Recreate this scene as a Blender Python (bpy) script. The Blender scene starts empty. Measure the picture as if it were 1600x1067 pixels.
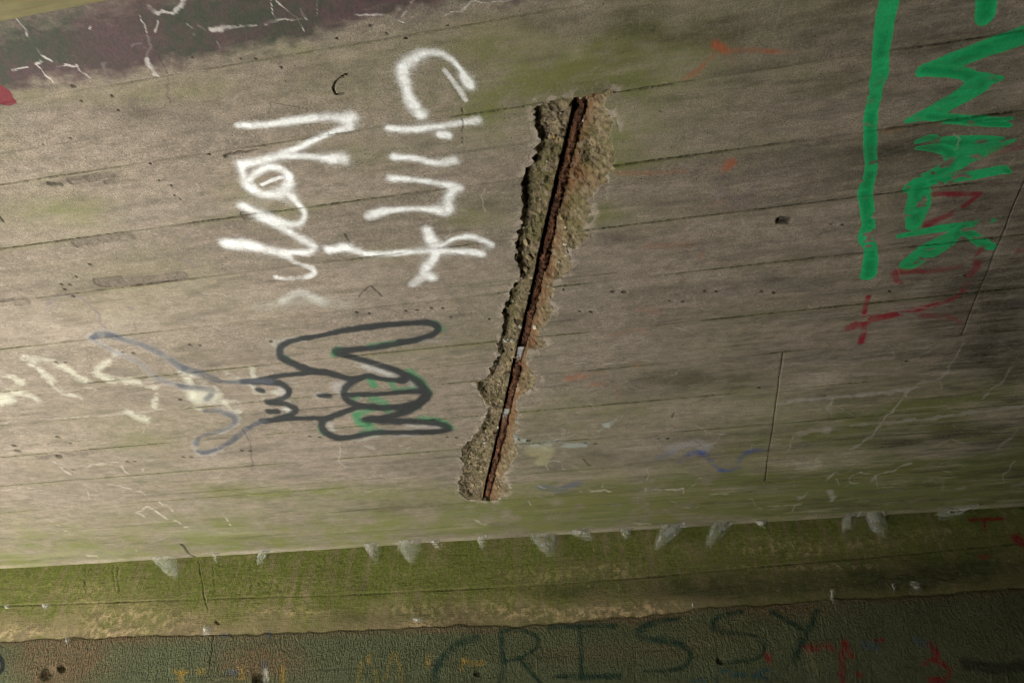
import bpy, math
import numpy as np

# ------------------------------------------------------------------ scene, camera, light
scene = bpy.context.scene
COL = scene.collection
RAD = math.radians
F = 1150.0                      # focal length in pixels of a 1600 px wide frame
CAMZ, H, WALLY = 1.6, 1.0, 1.95  # eye height, ceiling above the eye, wall in front of the eye
ZC = CAMZ + H
XL, XR, YB = -3.4, 6.0, -3.4     # open left side, right end and back of the chamber


def rotmat(a, b, c):
    ca, sa, cb, sb, cc, sc = (math.cos(a), math.sin(a), math.cos(b), math.sin(b), math.cos(c), math.sin(c))
    rx = np.array([[1, 0, 0], [0, ca, -sa], [0, sa, ca]])
    ry = np.array([[cb, 0, sb], [0, 1, 0], [-sb, 0, cb]])
    rz = np.array([[cc, -sc, 0], [sc, cc, 0], [0, 0, 1]])
    return rz @ rx @ ry


M = rotmat(RAD(-41.626), RAD(11.575), RAD(1.936))   # (right, down, forward) -> camera axes
right, down, fwd = [np.array([r[0], r[2], -r[1]]) for r in M]
cam_data = bpy.data.cameras.new('camera')
cam = bpy.data.objects.new('camera', cam_data)
COL.objects.link(cam)
cam_data.sensor_width = 36
cam_data.lens = 36 * F / 1600
cam_data.clip_start = 0.02
cam_data.clip_end = 2000
import mathutils
cam.matrix_world = mathutils.Matrix((
    (right[0], -down[0], -fwd[0], 0), (right[1], -down[1], -fwd[1], 0), (right[2], -down[2], -fwd[2], CAMZ), (0, 0, 0, 1)))
scene.camera = cam

SUN_EL, SUN_AZ = RAD(50), RAD(-4)     # the sun stands over the open left side
world = bpy.data.worlds.new('World')
scene.world = world
world.use_nodes = True
wn = world.node_tree
bg = wn.nodes['Background']
sky = wn.nodes.new('ShaderNodeTexSky')
sky.sky_type = 'NISHITA'
sky.sun_disc = False
sky.sun_elevation = SUN_EL
sky.sun_rotation = RAD(270) + SUN_AZ
wn.links.new(sky.outputs[0], bg.inputs[0])
bg.inputs[1].default_value = 0.06
sun_data = bpy.data.lights.new('sun', 'SUN')
sun_data.energy = 5.0
sun_data.angle = RAD(0.5)
sun_data.color = (1.0, 0.97, 0.92)
sun = bpy.data.objects.new('sun', sun_data)
COL.objects.link(sun)
sdir = mathutils.Vector((math.cos(SUN_EL) * math.cos(SUN_AZ), math.cos(SUN_EL) * math.sin(SUN_AZ), -math.sin(SUN_EL)))
sun.rotation_euler = sdir.to_track_quat('-Z', 'Y').to_euler()
sun.location = (-8, 0, 8)
scene.view_settings.view_transform = 'Standard'
scene.view_settings.look = 'None'
scene.view_settings.gamma = 1
scene.view_settings.use_curve_mapping = False
scene.view_settings.exposure = 4.5
scene.render.engine = 'CYCLES'
scene.cycles.use_denoising = True
scene.cycles.filter_width = 1.0
scene.cycles.diffuse_bounces = 5
scene.cycles.max_bounces = 8
scene.cycles.transparent_max_bounces = 12


# ------------------------------------------------------------------ photo point -> surface point
def rays(px, py):
    d = np.stack([(np.asarray(px, float) - 800) / F, (np.asarray(py, float) - 533.5) / F, np.ones_like(np.asarray(px, float))], -1)
    return d @ M            # (right, down, forward)


def cp(px, py, h=H):        # on the ceiling (u along the boards, v towards the wall)
    r = rays(px, py)
    k = h / (-r[..., 1])
    return np.stack([r[..., 0] * k, r[..., 2] * k], -1)


def wp(px, py):             # on the wall (u along it, w down from the ceiling)
    r = rays(px, py)
    k = WALLY / r[..., 2]
    return np.stack([r[..., 0] * k, H + r[..., 1] * k], -1)


def proj(x, y, z):
    c = np.stack([x, -(z - CAMZ), y], -1) @ M.T
    return c[..., 0] / c[..., 2] * F + 800, c[..., 1] / c[..., 2] * F + 533.5, c[..., 2]


# ------------------------------------------------------------------ numpy noise
_tab = np.random.RandomState(7).rand(65536).astype(np.float32)


def vnoise(x, y, seed=0):
    xi = np.floor(x).astype(np.int64)
    yi = np.floor(y).astype(np.int64)
    fx = (x - xi).astype(np.float32)
    fy = (y - yi).astype(np.float32)
    fx = fx * fx * (3 - 2 * fx)
    fy = fy * fy * (3 - 2 * fy)

    def h(a, b):
        n = (a * 73856093) ^ (b * 19349663) ^ (seed * 83492791)
        n = (n ^ (n >> 13)) * 1274126177
        return _tab[(n ^ (n >> 16)) & 65535]
    a = h(xi, yi) * (1 - fx) + h(xi + 1, yi) * fx
    b = h(xi, yi + 1) * (1 - fx) + h(xi + 1, yi + 1) * fx
    return a * (1 - fy) + b * fy


def fbm(x, y, o=4, seed=0, gain=0.5):
    s = np.zeros_like(x, dtype=np.float32)
    t, a = 0, 1.0
    for i in range(o):
        s += a * vnoise(x * 2 ** i + 17.3 * i, y * 2 ** i - 9.1 * i, seed + i)
        t += a
        a *= gain
    return s / t


def sstep(a, b, x):
    t = np.clip((x - a) / (b - a), 0, 1)
    return t * t * (3 - 2 * t)


# ------------------------------------------------------------------ strokes of paint, cracks and seams
def spline(pts, n=5):
    p = np.asarray(pts, float)
    if len(p) < 3:
        return p
    q = np.vstack([2 * p[0] - p[1], p, 2 * p[-1] - p[-2]])
    out = []
    for i in range(1, len(q) - 2):
        for t in np.linspace(0, 1, n, endpoint=False):
            out.append(0.5 * (2 * q[i] + (q[i + 1] - q[i - 1]) * t + (2 * q[i - 1] - 5 * q[i] + 4 * q[i + 1] - q[i + 2]) * t * t
                              + (3 * q[i] - q[i - 1] - 3 * q[i + 1] + q[i + 2]) * t ** 3))
    out.append(p[-1])
    return np.array(out)


class Stroke:
    """pts: (px, py[, r]) on the photograph, carried onto the surface by conv; widths become metres there."""

    def __init__(s, conv, pts, r=4, col=(1, 1, 1), a=1.0, soft=0.35, cls=None, wob=0.25, smooth=True, core=None, gap=0.0):
        k_ = .72 if cls in ('clint', 'norm') else 1.0
        p = [(q[0], q[1], k_ * (q[2] if len(q) > 2 else r)) for q in pts]
        if len(p) == 1:
            p = [p[0], (p[0][0] + 0.5, p[0][1], p[0][2])]
        p = spline(p) if smooth else np.asarray(p, float)
        w = conv(p[:, 0], p[:, 1])
        tp = np.gradient(p[:, :2], axis=0)
        tp /= np.linalg.norm(tp, axis=1)[:, None] + 1e-9
        npx = np.stack([-tp[:, 1], tp[:, 0]], 1)
        off = conv(p[:, 0] + npx[:, 0], p[:, 1] + npx[:, 1]) - w
        tw = np.gradient(w, axis=0)
        tw /= np.linalg.norm(tw, axis=1)[:, None] + 1e-9
        nw = np.stack([-tw[:, 1], tw[:, 0]], 1)
        scale = np.abs((off * nw).sum(1))
        s.w, s.r = w, np.maximum(p[:, 2] * scale, 2e-4)
        s.col, s.a, s.soft, s.cls, s.wob, s.core, s.gap = col, a, soft, cls, wob, core, gap
        pad = s.r.max() * (1 + soft) * 1.6
        s.box = (w[:, 0].min() - pad, w[:, 0].max() + pad, w[:, 1].min() - pad, w[:, 1].max() + pad)

    def alpha(s, U, V):
        i = np.nonzero((U > s.box[0]) & (U < s.box[1]) & (V > s.box[2]) & (V < s.box[3]))[0]
        if len(i) == 0:
            return i, None, None
        u, v = U[i], V[i]
        dm = np.full(len(i), 9.0)
        for k in range(len(s.w) - 1):
            a, b = s.w[k], s.w[k + 1]
            d = b - a
            t = np.clip(((u - a[0]) * d[0] + (v - a[1]) * d[1]) / (d @ d + 1e-12), 0, 1)
            dist = np.hypot(u - a[0] - t * d[0], v - a[1] - t * d[1])
            dm = np.minimum(dm, dist / (s.r[k] * (1 - t) + s.r[k + 1] * t))
        if s.wob:
            rr = float(s.r.mean())
            dm = dm + s.wob * (fbm(u / (rr * 1.6), v / (rr * 1.6), 3, 31) - 0.5) * 2 * np.clip(dm, 0.2, 1.2)
        al = s.a * (1 - sstep(1 - s.soft, 1 + s.soft, dm))
        if s.gap:
            al = al * (1 - s.gap + s.gap * sstep(.36, .62, fbm(u / .02, v / .014, 3, 37)))
        return i, al, dm


def inside(poly, u, v):
    n = len(poly)
    c = np.zeros(len(u), bool)
    for k in range(n):
        x0, y0 = poly[k]
        x1, y1 = poly[(k + 1) % n]
        hit = ((y0 > v) != (y1 > v))
        if hit.any():
            c ^= hit & (u < (x1 - x0) * (v - y0) / (y1 - y0 + 1e-12) + x0)
    return c


def edge_dist(poly, u, v):
    dm = np.full(len(u), 9.0)
    n = len(poly)
    for k in range(n):
        a, b = poly[k], poly[(k + 1) % n]
        d = b - a
        t = np.clip(((u - a[0]) * d[0] + (v - a[1]) * d[1]) / (d @ d + 1e-12), 0, 1)
        dm = np.minimum(dm, np.hypot(u - a[0] - t * d[0], v - a[1] - t * d[1]))
    return dm


CEIL, CRACK, WALLS, WCRACK = [], [], [], []
_wr = np.random.RandomState(23)


def wander(pts, r, amp=1.0):
    p = [(q[0], q[1], q[2] if len(q) > 2 else r) for q in pts]
    q = [p[0]]
    for a, b in zip(p[:-1], p[1:]):
        k = max(1, int(math.hypot(a[0] - b[0], a[1] - b[1]) / 7))
        for j in range(1, k + 1):
            t = j / k
            q.append((a[0] + (b[0] - a[0]) * t + _wr.normal(0, amp), a[1] + (b[1] - a[1]) * t + _wr.normal(0, amp * .7), (a[2] + (b[2] - a[2]) * t) * _wr.uniform(.5, 1.3)))
    return q



def halo(pts, r=4, cls=None, **k):
    CEIL.append(Stroke(cp, [(q[0], q[1], 2.3 * (q[2] if len(q) > 2 else r)) for q in pts], 4, (.7, .7, .7), .26, 1.0, cls, wob=.3))


def cs(pts, r=4, col=(1, 1, 1), a=1.0, soft=0.35, cls=None, **k):
    if cls in ('clint', 'norm') and a > .8:
        halo(pts, r, cls)
    CEIL.append(Stroke(cp, pts, r, col, a, soft, cls, **k))


def ws(pts, r=4, col=(1, 1, 1), a=1.0, soft=0.35, cls=None, **k):
    WALLS.append(Stroke(wp, pts, r, col, a, soft, cls, **k))


_cr = np.random.RandomState(21)


def crack(pts, r=1.5, depth=0.003, dirt=0.9, lst=CRACK, conv=cp, wob=0.35, soft=0.5):
    p = [(q[0], q[1], q[2] if len(q) > 2 else r) for q in pts]
    if max(abs(p[0][0] - p[-1][0]), abs(p[0][1] - p[-1][1])) > 12:      # long cracks wander and swell
        q = [p[0]]
        for a, b in zip(p[:-1], p[1:]):
            k = max(1, int(math.hypot(a[0] - b[0], a[1] - b[1]) / 5))
            for j in range(1, k + 1):
                t = j / k
                q.append((a[0] + (b[0] - a[0]) * t + _cr.normal(0, .9), a[1] + (b[1] - a[1]) * t + _cr.normal(0, .5), (a[2] + (b[2] - a[2]) * t) * _cr.uniform(.45, 1.15)))
        pts, wob = q, .6
    lst.append((Stroke(conv, pts, r, a=1.0, soft=soft, wob=wob), depth, dirt))


WHITE = (0.86, 0.86, 0.86)
# ---- purple and green painted band in the corner
band_poly = [(-260, 84), (0, 31), (150, 0), (210, -14), (860, -140), (870, -10), (830, 6), (800, 17), (740, 28), (700, 38), (620, 42), (560, 57), (500, 70), (440, 92),
             (400, 99), (330, 112), (250, 123), (190, 130), (140, 138), (80, 146), (30, 156), (0, 172), (-120, 205), (-260, 222)]
VEIN = (0.50, 0.46, 0.43)
veins = [([(25, 28), (33, 38), (41, 47), (44, 57)], 2.2), ([(59, 77), (64, 87), (72, 91), (80, 95)], 2.5), ([(57, 101), (63, 95)], 3),
         ([(57, 101), (70, 115), (85, 132), (93, 140)], 1.8), ([(90, 105), (105, 102), (120, 104)], 2), ([(20, 110), (42, 105)], 1.6),
         ([(120, 101), (126, 112), (135, 117), (141, 122)], 2.2), ([(219, 25), (227, 45), (232, 58)], 1.4),
         ([(232, 58, 2), (235, 72, 3.2), (230, 85, 1.6), (232, 98, 3.6), (238, 110, 2.6), (247, 121, 1.2)], 3), ([(205, 72), (220, 67)], 2.4),
         ([(232, 10, 2), (245, 19, 3), (250, 20, 2)], 3), ([(255, 18, 2.4), (272, 20, 3), (282, 10, 3.2), (287, 0, 3), (290, -12, 2)], 3.2), ([(247, 33), (240, 50)], 1.6),
         ([(331, 47), (343, 47)], 7), ([(350, 43, 4), (362, 42, 3), (380, 42, 1.6), (400, 39, 1.4)], 2.4), ([(303, 54)], 3.6), ([(293, 38), (300, 43)], 1.8),
         ([(310, 40), (320, 47)], 2.4), ([(340, 66), (345, 76)], 1.4), ([(416, -12), (421, 2), (428, 20), (432, 31)], 2), ([(415, 38), (425, 34), (437, 31), (452, 31), (470, 29)], 2.8),
         ([(432, 2), (450, 18), (465, 28), (473, 48)], 1.6), ([(470, 15), (478, 30)], 2.4), ([(495, -5), (495, 24)], 1.3), ([(555, 23), (580, 24), (600, 24), (615, 28), (630, 36)], 2.2),
         ([(627, 26), (635, 18)], 3), ([(643, 5), (648, -5)], 3), ([(690, 28, 2.6), (705, 20), (722, 16, 2.5), (735, 3), (745, -2)], 2), ([(742, 1), (760, 4), (790, 2), (800, 0)], 1.8),
         ([(165, 98), (160, 104)], 2.5), ([(140, 45), (143, 42)], 2.5)]
# ---- white lettering
W = dict(col=WHITE, cls='clint', soft=1.0, a=0.97, gap=.36, wob=.35)
cs([(733, 130, 7), (722, 112, 4.5), (706, 94, 5), (688, 84, 6), (665, 83, 8), (645, 93, 11), (630, 107, 13), (631, 125, 10), (637, 145, 9), (645, 163, 11), (657, 178, 10)], **W)
cs([(724, 120, 6), (732, 130, 8), (736, 135, 6)], **W)
cs([(695, 110), (712, 132), (728, 156)], 5.5, col=WHITE, cls='clint', soft=0.7, a=0.55)
cs([(606, 200, 5.5), (640, 203, 5.5), (680, 199, 5), (720, 192, 5), (745, 188, 7)], **W)
cs([(688, 211), (700, 212)], 7, col=WHITE, cls='clint', soft=0.6, a=0.85)
cs([(616, 246, 6), (650, 248, 5), (680, 255, 6), (710, 252, 7)], **W)
cs([(610, 279, 6), (650, 282, 4.5), (690, 288, 5), (718, 293, 6)], **W)
cs([(708, 296, 7), (701, 312, 9), (699, 326, 11), (680, 327, 7), (645, 326, 4.5), (610, 328, 6), (585, 333, 6)], **W)
cs([(576, 338, 9), (600, 330, 9)], col=WHITE, cls='clint', soft=0.8, a=0.6)
cs([(515, 390, 7), (540, 387, 7), (560, 393, 6), (580, 397, 5), (620, 395, 5), (670, 392, 4.5), (720, 393, 5), (752, 396, 6)], **W)
cs([(668, 360, 9), (674, 374, 10), (682, 388, 11), (679, 402, 7), (667, 416, 8), (662, 428, 7), (674, 432, 7)], **W)
cs([(655, 436), (645, 444)], 9, col=WHITE, cls='clint', soft=0.8, a=0.5)
cs([(690, 384, 3), (710, 373, 3.5), (735, 370, 5), (755, 376, 5), (768, 383, 5)], **W)
W['cls'] = 'norm'
cs([(372, 196, 5), (415, 194.5, 5.5), (460, 188.5, 6.5), (505, 183, 7), (535, 184, 8), (550, 181, 9)], **W)
cs([(544, 192, 9), (546, 199, 7), (526, 204, 5), (496, 217, 5), (466, 231, 5.5), (439, 242, 6), (406, 251, 7), (377, 258, 7)], **W)
cs([(442, 244, 5), (484, 245.5, 5), (520, 248, 8), (536, 248, 10)], **W)
cs([(377, 258, 6), (380, 272, 7), (387, 289, 9), (402, 301, 7), (424, 305, 7), (442, 300, 12), (451, 288, 10), (450, 274, 7), (438, 264, 6), (418, 262, 6), (400, 271, 6), (387, 283, 7)], **W)
cs([(409, 289), (430, 280), (440, 277)], 4, col=WHITE, cls='norm', soft=0.6, a=0.7)
cs([(454, 306, 6), (466, 319, 5), (476, 334, 5), (471, 346, 5.5), (454, 350, 5), (430, 343, 6), (406, 336, 7), (391, 328, 7), (381, 323, 7)], **W)
cs([(406, 337, 6), (436, 353, 6), (466, 370, 6), (489, 385, 7), (482, 394, 6), (460, 394, 5), (442, 395, 7), (412, 388, 7), (385, 382, 8), (355, 380, 8)], **{**W, 'a': .82, 'soft': 1.0})
cs([(352, 381, 8), (395, 385, 9)], col=WHITE, cls='norm', soft=0.9, a=0.5)
cs([(442, 395, 6), (460, 409, 5), (472, 414, 5), (487, 419, 6), (491, 427, 6), (478, 433, 5), (454, 435, 4), (433, 433, 5)], col=WHITE, cls='norm', soft=.95, a=0.7, gap=.5)
cs([(440, 470, 8), (469, 456, 9), (500, 470, 9)], col=WHITE, cls='norm', soft=0.95, a=0.3)
# ---- pale yellow scrawl
Y = dict(col=(0.66, 0.645, 0.53), cls='scrawl', soft=1.0, a=0.48, gap=.6, wob=.5)
for p in ([(-20, 575), (10, 584), (32, 597)], [(-20, 592), (0, 600), (22, 610), (50, 622)], [(45, 562), (75, 590), (100, 612), (112, 616)],
          [(45, 561), (65, 564), (90, 568), (115, 582), (135, 595), (142, 606)], [(182, 553), (168, 565), (154, 576), (153, 583), (165, 591)],
          [(185, 595), (215, 597), (238, 603), (245, 615), (240, 636)], [(205, 645), (215, 651), (228, 655)], [(285, 580), (296, 600), (302, 622), (309, 637)],
          [(290, 583), (320, 599), (340, 615), (352, 628), (375, 640)], [(355, 585), (365, 593)], [(394, 575), (397, 590)], [(385, 600), (412, 618)], [(430, 612), (452, 640)]):
    cs(p, 6, **Y)
cs([(-10, 628), (10, 622)], 10, col=Y['col'], cls='scrawl', soft=0.9, a=0.6)
cs([(308, 618), (322, 620)], 9, col=Y['col'], cls='scrawl', soft=0.9, a=0.6)
# ---- black doodle of a figure, with pale overspray and green under-spray
HAZE = dict(col=(0.62, 0.62, 0.62), cls='doodle', soft=0.9)
GRN = dict(col=(0.03, 0.22, 0.09), cls='doodle', soft=0.8)
BLK = dict(col=(0.030, 0.032, 0.033), cls='doodle', soft=0.62, a=0.95, wob=.35)
BLG = dict(col=(0.075, 0.08, 0.10), cls='doodle', soft=0.7, a=0.85, gap=.3)
for p, r, a in (([(437, 543), (437, 556)], 12, .5), ([(535, 600), (525, 604), (534, 612)], 11, .6), ([(575, 575), (605, 582)], 8, .5), ([(560, 566), (590, 575), (620, 590)], 7, .45),
                ([(640, 595), (650, 606)], 9, .5), ([(515, 662), (520, 672)], 7, .6), ([(640, 665), (685, 667)], 6, .5), ([(620, 680), (650, 679)], 5, .5), ([(438, 606), (444, 618)], 6, .6),
                ([(500, 615), (495, 619)], 8, .5), ([(445, 640), (452, 644)], 5, .6), ([(590, 680), (560, 688)], 6, .4), ([(640, 530), (680, 533), (700, 528)], 6, .35), ([(425, 538), (440, 530), (470, 532)], 6, .4),
                ([(140, 527), (165, 523), (200, 532), (240, 547), (275, 568), (300, 582)], 9, .45), ([(150, 532), (180, 549), (215, 565), (240, 590), (280, 602)], 9, .45),
                ([(305, 690), (302, 700), (318, 711), (345, 703)], 8, .5), ([(345, 641), (368, 650), (372, 660), (345, 677)], 7, .5)):
    cs(p, r * .75, a=a * (.42 if p[0][0] < 380 else .55), **HAZE)
for p, r, a in (([(577, 590), (585, 602)], 6, .7), ([(610, 595), (614, 604)], 5, .6), ([(640, 580), (660, 598), (668, 612)], 6, .6), ([(530, 545), (521, 553)], 6, .7), ([(580, 540), (620, 535)], 5, .5),
                ([(585, 624), (600, 630), (606, 642)], 6, .6), ([(556, 650), (562, 660), (575, 665)], 6, .7), ([(560, 646), (580, 640)], 5, .6), ([(570, 677), (595, 674)], 5, .55), ([(446, 558), (452, 565)], 4, .6),
                ([(660, 655), (690, 659), (704, 668)], 5, .6), ([(550, 626), (560, 620)], 4, .5), ([(640, 640), (650, 634)], 5, .5), ([(500, 668), (506, 678)], 5, .4), ([(680, 504), (692, 514)], 6, .4), ([(620, 610), (645, 606)], 4, .5)):
    cs(p, r, a=a, **GRN)
cs([(625, 533, 4), (650, 530, 4), (672, 524, 5), (685, 514, 6), (673, 504, 5), (640, 505, 4.5), (600, 508, 5), (550, 514, 5), (500, 524, 4), (460, 531, 4.5), (441, 540, 6), (437, 549, 6.5), (441, 559, 6), (462, 570, 5.5),
    (487, 579, 5.5), (512, 582, 5), (540, 590, 4.5), (560, 591, 4.5), (575, 587, 4.5), (600, 592, 3.5), (630, 594, 4.5)], **BLK)
cs([(650, 532, 4), (575, 544, 5), (527, 549, 6), (550, 558, 5), (600, 572, 5), (625, 581, 5.5), (650, 594, 6), (664, 609, 7), (668, 620, 6), (650, 636, 6), (625, 646, 6), (600, 653, 5.5), (570, 656, 5), (600, 658, 5.5),
    (650, 659, 4.5), (685, 662, 5), (700, 670, 5.5), (676, 675, 4.5), (625, 676, 4), (587, 676, 4.5), (550, 683, 4.5), (525, 684, 5), (507, 674, 6), (503, 662, 6), (513, 653, 5), (537, 644, 5), (562, 635, 5)], **BLK)
cs([(560, 591, 5), (542, 603, 6), (538, 618, 6), (550, 630, 5.5), (575, 636, 5.5), (612, 637, 5), (648, 631, 5.5), (664, 617, 6)], **BLK)
cs([(540, 617, 4), (587, 616, 3.6), (625, 613, 3.6), (655, 611, 5)], **BLK)
cs([(625, 594), (632, 592)], 5, **BLK)
cs([(500, 618, 4), (513, 618, 4.5)], **BLK)
cs([(381, 597, 4), (400, 595, 4), (432, 588, 4), (475, 583, 3.6), (508, 581, 4)], **BLK)
cs([(395, 597, 4), (432, 598, 4.5), (449, 606, 5), (450, 616, 5), (437, 625, 5), (420, 628, 4.5), (445, 631, 5), (461, 639, 5), (456, 647, 5), (437, 654, 4.5), (412, 659, 4)], **BLK)
cs([(412, 659, 3.6), (450, 655, 3.6), (480, 654, 3.6), (512, 654, 4)], **BLK)
cs([(403, 609), (409, 610)], 3.6, **BLK)
cs([(422, 643), (432, 643)], 4, **BLK)
cs([(420, 595, 5), (381, 596, 4), (346, 596, 3), (334, 591, 5), (311, 583, 5), (287, 576, 5)], **BLG)
cs([(287, 576, 5), (264, 560, 5), (240, 546, 5), (217, 537, 4.5), (194, 530, 4)], **{**BLG, 'a': 0.65})
cs([(180, 525, 5), (158, 523, 6), (145, 527, 4)], **BLG)
cs([(140, 528, 3), (170, 545, 3), (194, 556, 4), (217, 566, 3.5), (231, 578, 4), (245, 590, 4), (268, 599, 4), (292, 605, 4)], **{**BLG, 'a': 0.4})
cs([(280, 602, 3), (292, 605, 4), (318, 607, 4), (332, 613, 5), (322, 624, 5)], **{**BLG, 'a': 0.7})
cs([(320, 642, 3), (339, 642, 3.5), (357, 648, 4), (368, 656, 5), (360, 667, 4), (334, 677, 3), (312, 683, 3), (306, 694, 6)], **{**BLG, 'a': 0.7})
cs([(312, 706, 3), (320, 707, 3.5), (341, 701, 3), (364, 688, 4.5), (376, 678, 5), (395, 665, 3.5), (412, 659, 4)], **BLG)
# ---- green bar and green word
GL, GD = (0.02, 0.46, 0.16), (0.006, 0.31, 0.10)
G = dict(col=GL, cls='green_bar', soft=0.16, a=0.98, wob=0.12, core=GD)
cs([(1394, -40, 17), (1390, 0, 16), (1382, 37, 15), (1377, 75, 14), (1375, 112, 14), (1371, 128, 13), (1369, 142, 10), (1364, 162, 11), (1360, 187, 11), (1360, 212, 11), (1360, 237, 11), (1361, 265, 10),
    (1352, 299, 12), (1354, 322, 12), (1357, 349, 11), (1352, 372, 12), (1360, 387, 11), (1360, 407, 12), (1357, 428, 13)], **G)
G['cls'] = 'green_word'
cs([(1542, -50), (1541, 0), (1539, 24)], 17, **G)
cs([(1610, 50, 14), (1590, 58, 14), (1537, 77, 13), (1487, 97, 13), (1442, 111, 9)], **G)
cs([(1445, 110, 10), (1500, 114, 11), (1527, 125, 12), (1563, 124, 5)], **G)
cs([(1532, 131, 14), (1495, 155, 12), (1457, 175, 10), (1418, 189, 4)], **G)
cs([(1450, 182, 8), (1500, 187, 8), (1550, 191, 8), (1578, 196, 4)], **G)
cs([(1540, 187, 4), (1580, 185, 3)], **G)
cs([(1433, 221, 4), (1457, 215, 6), (1470, 224, 11), (1504, 222, 10), (1543, 219, 7), (1568, 217, 3)], **G)
cs([(1433, 231, 3), (1474, 233, 9), (1492, 246, 13), (1519, 242, 11), (1556, 229, 7), (1584, 219, 3)], **G)
cs([(1510, 246, 10), (1490, 256, 12), (1467, 268, 9), (1440, 285, 12), (1420, 294, 7)], **G)
cs([(1455, 284, 6), (1504, 276, 7), (1543, 269, 7), (1567, 265, 7), (1577, 269, 4)], **G)
cs([(1437, 290, 17), (1436, 313, 19), (1431, 334, 17), (1428, 350, 14)], **G)
cs([(1405, 369, 3.5), (1446, 361, 5), (1483, 355, 6), (1517, 351, 5), (1561, 342, 3)], **G)
cs([(1506, 356, 9), (1478, 377, 11), (1446, 394, 13), (1421, 411, 11)], **G)
cs([(1508, 360, 8), (1530, 376, 9), (1551, 386, 6)], **G)
# ---- dark red letters
RD = dict(col=(0.25, 0.012, 0.024), cls='red_letters', soft=0.55, a=0.85, gap=.3)
cs([(1458, 303, 4), (1500, 303, 4), (1532, 302, 4.5), (1500, 327, 4), (1475, 340, 4), (1448, 350, 5)], smooth=False, **RD)
cs([(1534, 386, 4), (1527, 402, 6), (1525, 417, 6), (1514, 431, 4)], **RD)
cs([(1512, 446, 5), (1500, 457, 3)], **RD)
cs([(1497, 463, 2.5), (1475, 472, 3), (1450, 479, 3.5), (1412, 488, 4), (1375, 496, 5), (1350, 502, 6), (1327, 513, 5)], **RD)
cs([(1357, 463, 4), (1351, 487, 4.5), (1350, 517, 5), (1345, 535, 5)], **RD)
cs([(1500, 416, 3), (1460, 423, 3.5), (1425, 424, 4), (1402, 426, 6), (1400, 436, 5), (1408, 442, 4)], **{**RD, 'a': 0.7})
cs([(1440, 493), (1475, 494), (1495, 500), (1503, 508)], 4, **{**RD, 'a': 0.55})
cs([(1550, 238), (1600, 226)], 6, **{**RD, 'a': 0.4})
cs([(1592, 391), (1612, 386)], 4, **{**RD, 'a': 0.6})
# ---- orange, blue and pale blue spots
OR = dict(col=(0.36, 0.105, 0.045), cls='orange_marks', soft=0.85, gap=.35, wob=.5)
cs([(1118, 70), (1128, 74)], 8, a=.85, **OR)
cs([(1132, 78), (1170, 78), (1200, 80), (1240, 83)], 5, a=.42, **OR)
cs([(1115, 86), (1100, 100), (1088, 112), (1068, 124)], 4, a=.55, **OR)
cs([(1136, 82), (1145, 100)], 5, a=.3, **OR)
cs([(1136, 260), (1142, 254)], 8, a=.75, **OR)
cs([(965, 270), (1010, 270), (1070, 268)], 4, a=.4, **OR)
for p, r, a in (([(890, 592), (915, 587)], 5, .5), ([(930, 584), (945, 582)], 3, .4), ([(925, 601), (942, 600)], 3, .4), ([(990, 570), (1002, 568)], 4, .4), ([(965, 606), (968, 625)], 4, .3),
                ([(1005, 385), (1060, 382), (1098, 384), (1094, 405)], 4, .28), ([(1000, 483), (1028, 486)], 5, .32), ([(955, 524), (1000, 514), (1008, 522)], 3, .3), ([(1110, 318), (1130, 314)], 5, .25),
                ([(1385, 205), (1405, 202)], 5, .35), ([(1195, 80), (1215, 80)], 3, .4), ([(1110, 340), (1135, 332)], 5, .2)):
    cs(p, r, a=a, **OR)
BL = dict(col=(0.05, 0.085, 0.26), cls='blue_marks', soft=0.9, gap=.35, wob=.5)
cs([(1060, 722, 4), (1074, 712, 6), (1086, 706, 5), (1100, 709, 6), (1108, 718, 5), (1122, 731, 4), (1136, 736, 4), (1150, 731, 5), (1157, 716, 4), (1175, 704, 4), (1200, 701, 4)], a=.42, **{**BL, 'gap': .6})
cs([(1076, 711), (1086, 706), (1098, 707)], 3.5, a=.6, **BL)
cs([(1126, 735), (1142, 735)], 2.4, a=.55, **BL)
cs([(1163, 708), (1178, 703)], 2.4, a=.5, **BL)
cs([(1030, 714), (1046, 710)], 7, a=.35, **BL)
cs([(845, 761), (875, 765), (892, 758), (903, 754)], 5, a=.4, **BL)
cs([(1050, 700), (1085, 692), (1105, 698)], 7, col=(.4, .4, .42), cls='blue_marks', soft=.9, a=.4)
PB = dict(col=(0.42, 0.49, 0.48), cls='blue_marks', soft=1.0, gap=.6, wob=.6)
cs([(802, 682), (825, 693), (875, 696), (915, 695)], 6, a=.5, **PB)
cs([(936, 672), (948, 665)], 4, a=.5, **PB)
cs([(948, 664), (972, 648)], 4, a=.3, **PB)
cs([(838, 705), (855, 706), (845, 722)], 9, col=(.40, .37, .20), soft=.5, a=.5)
cs([(404, 480), (478, 470), (540, 476)], 10, col=(.5, .52, .44), soft=.95, a=.25)
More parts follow.
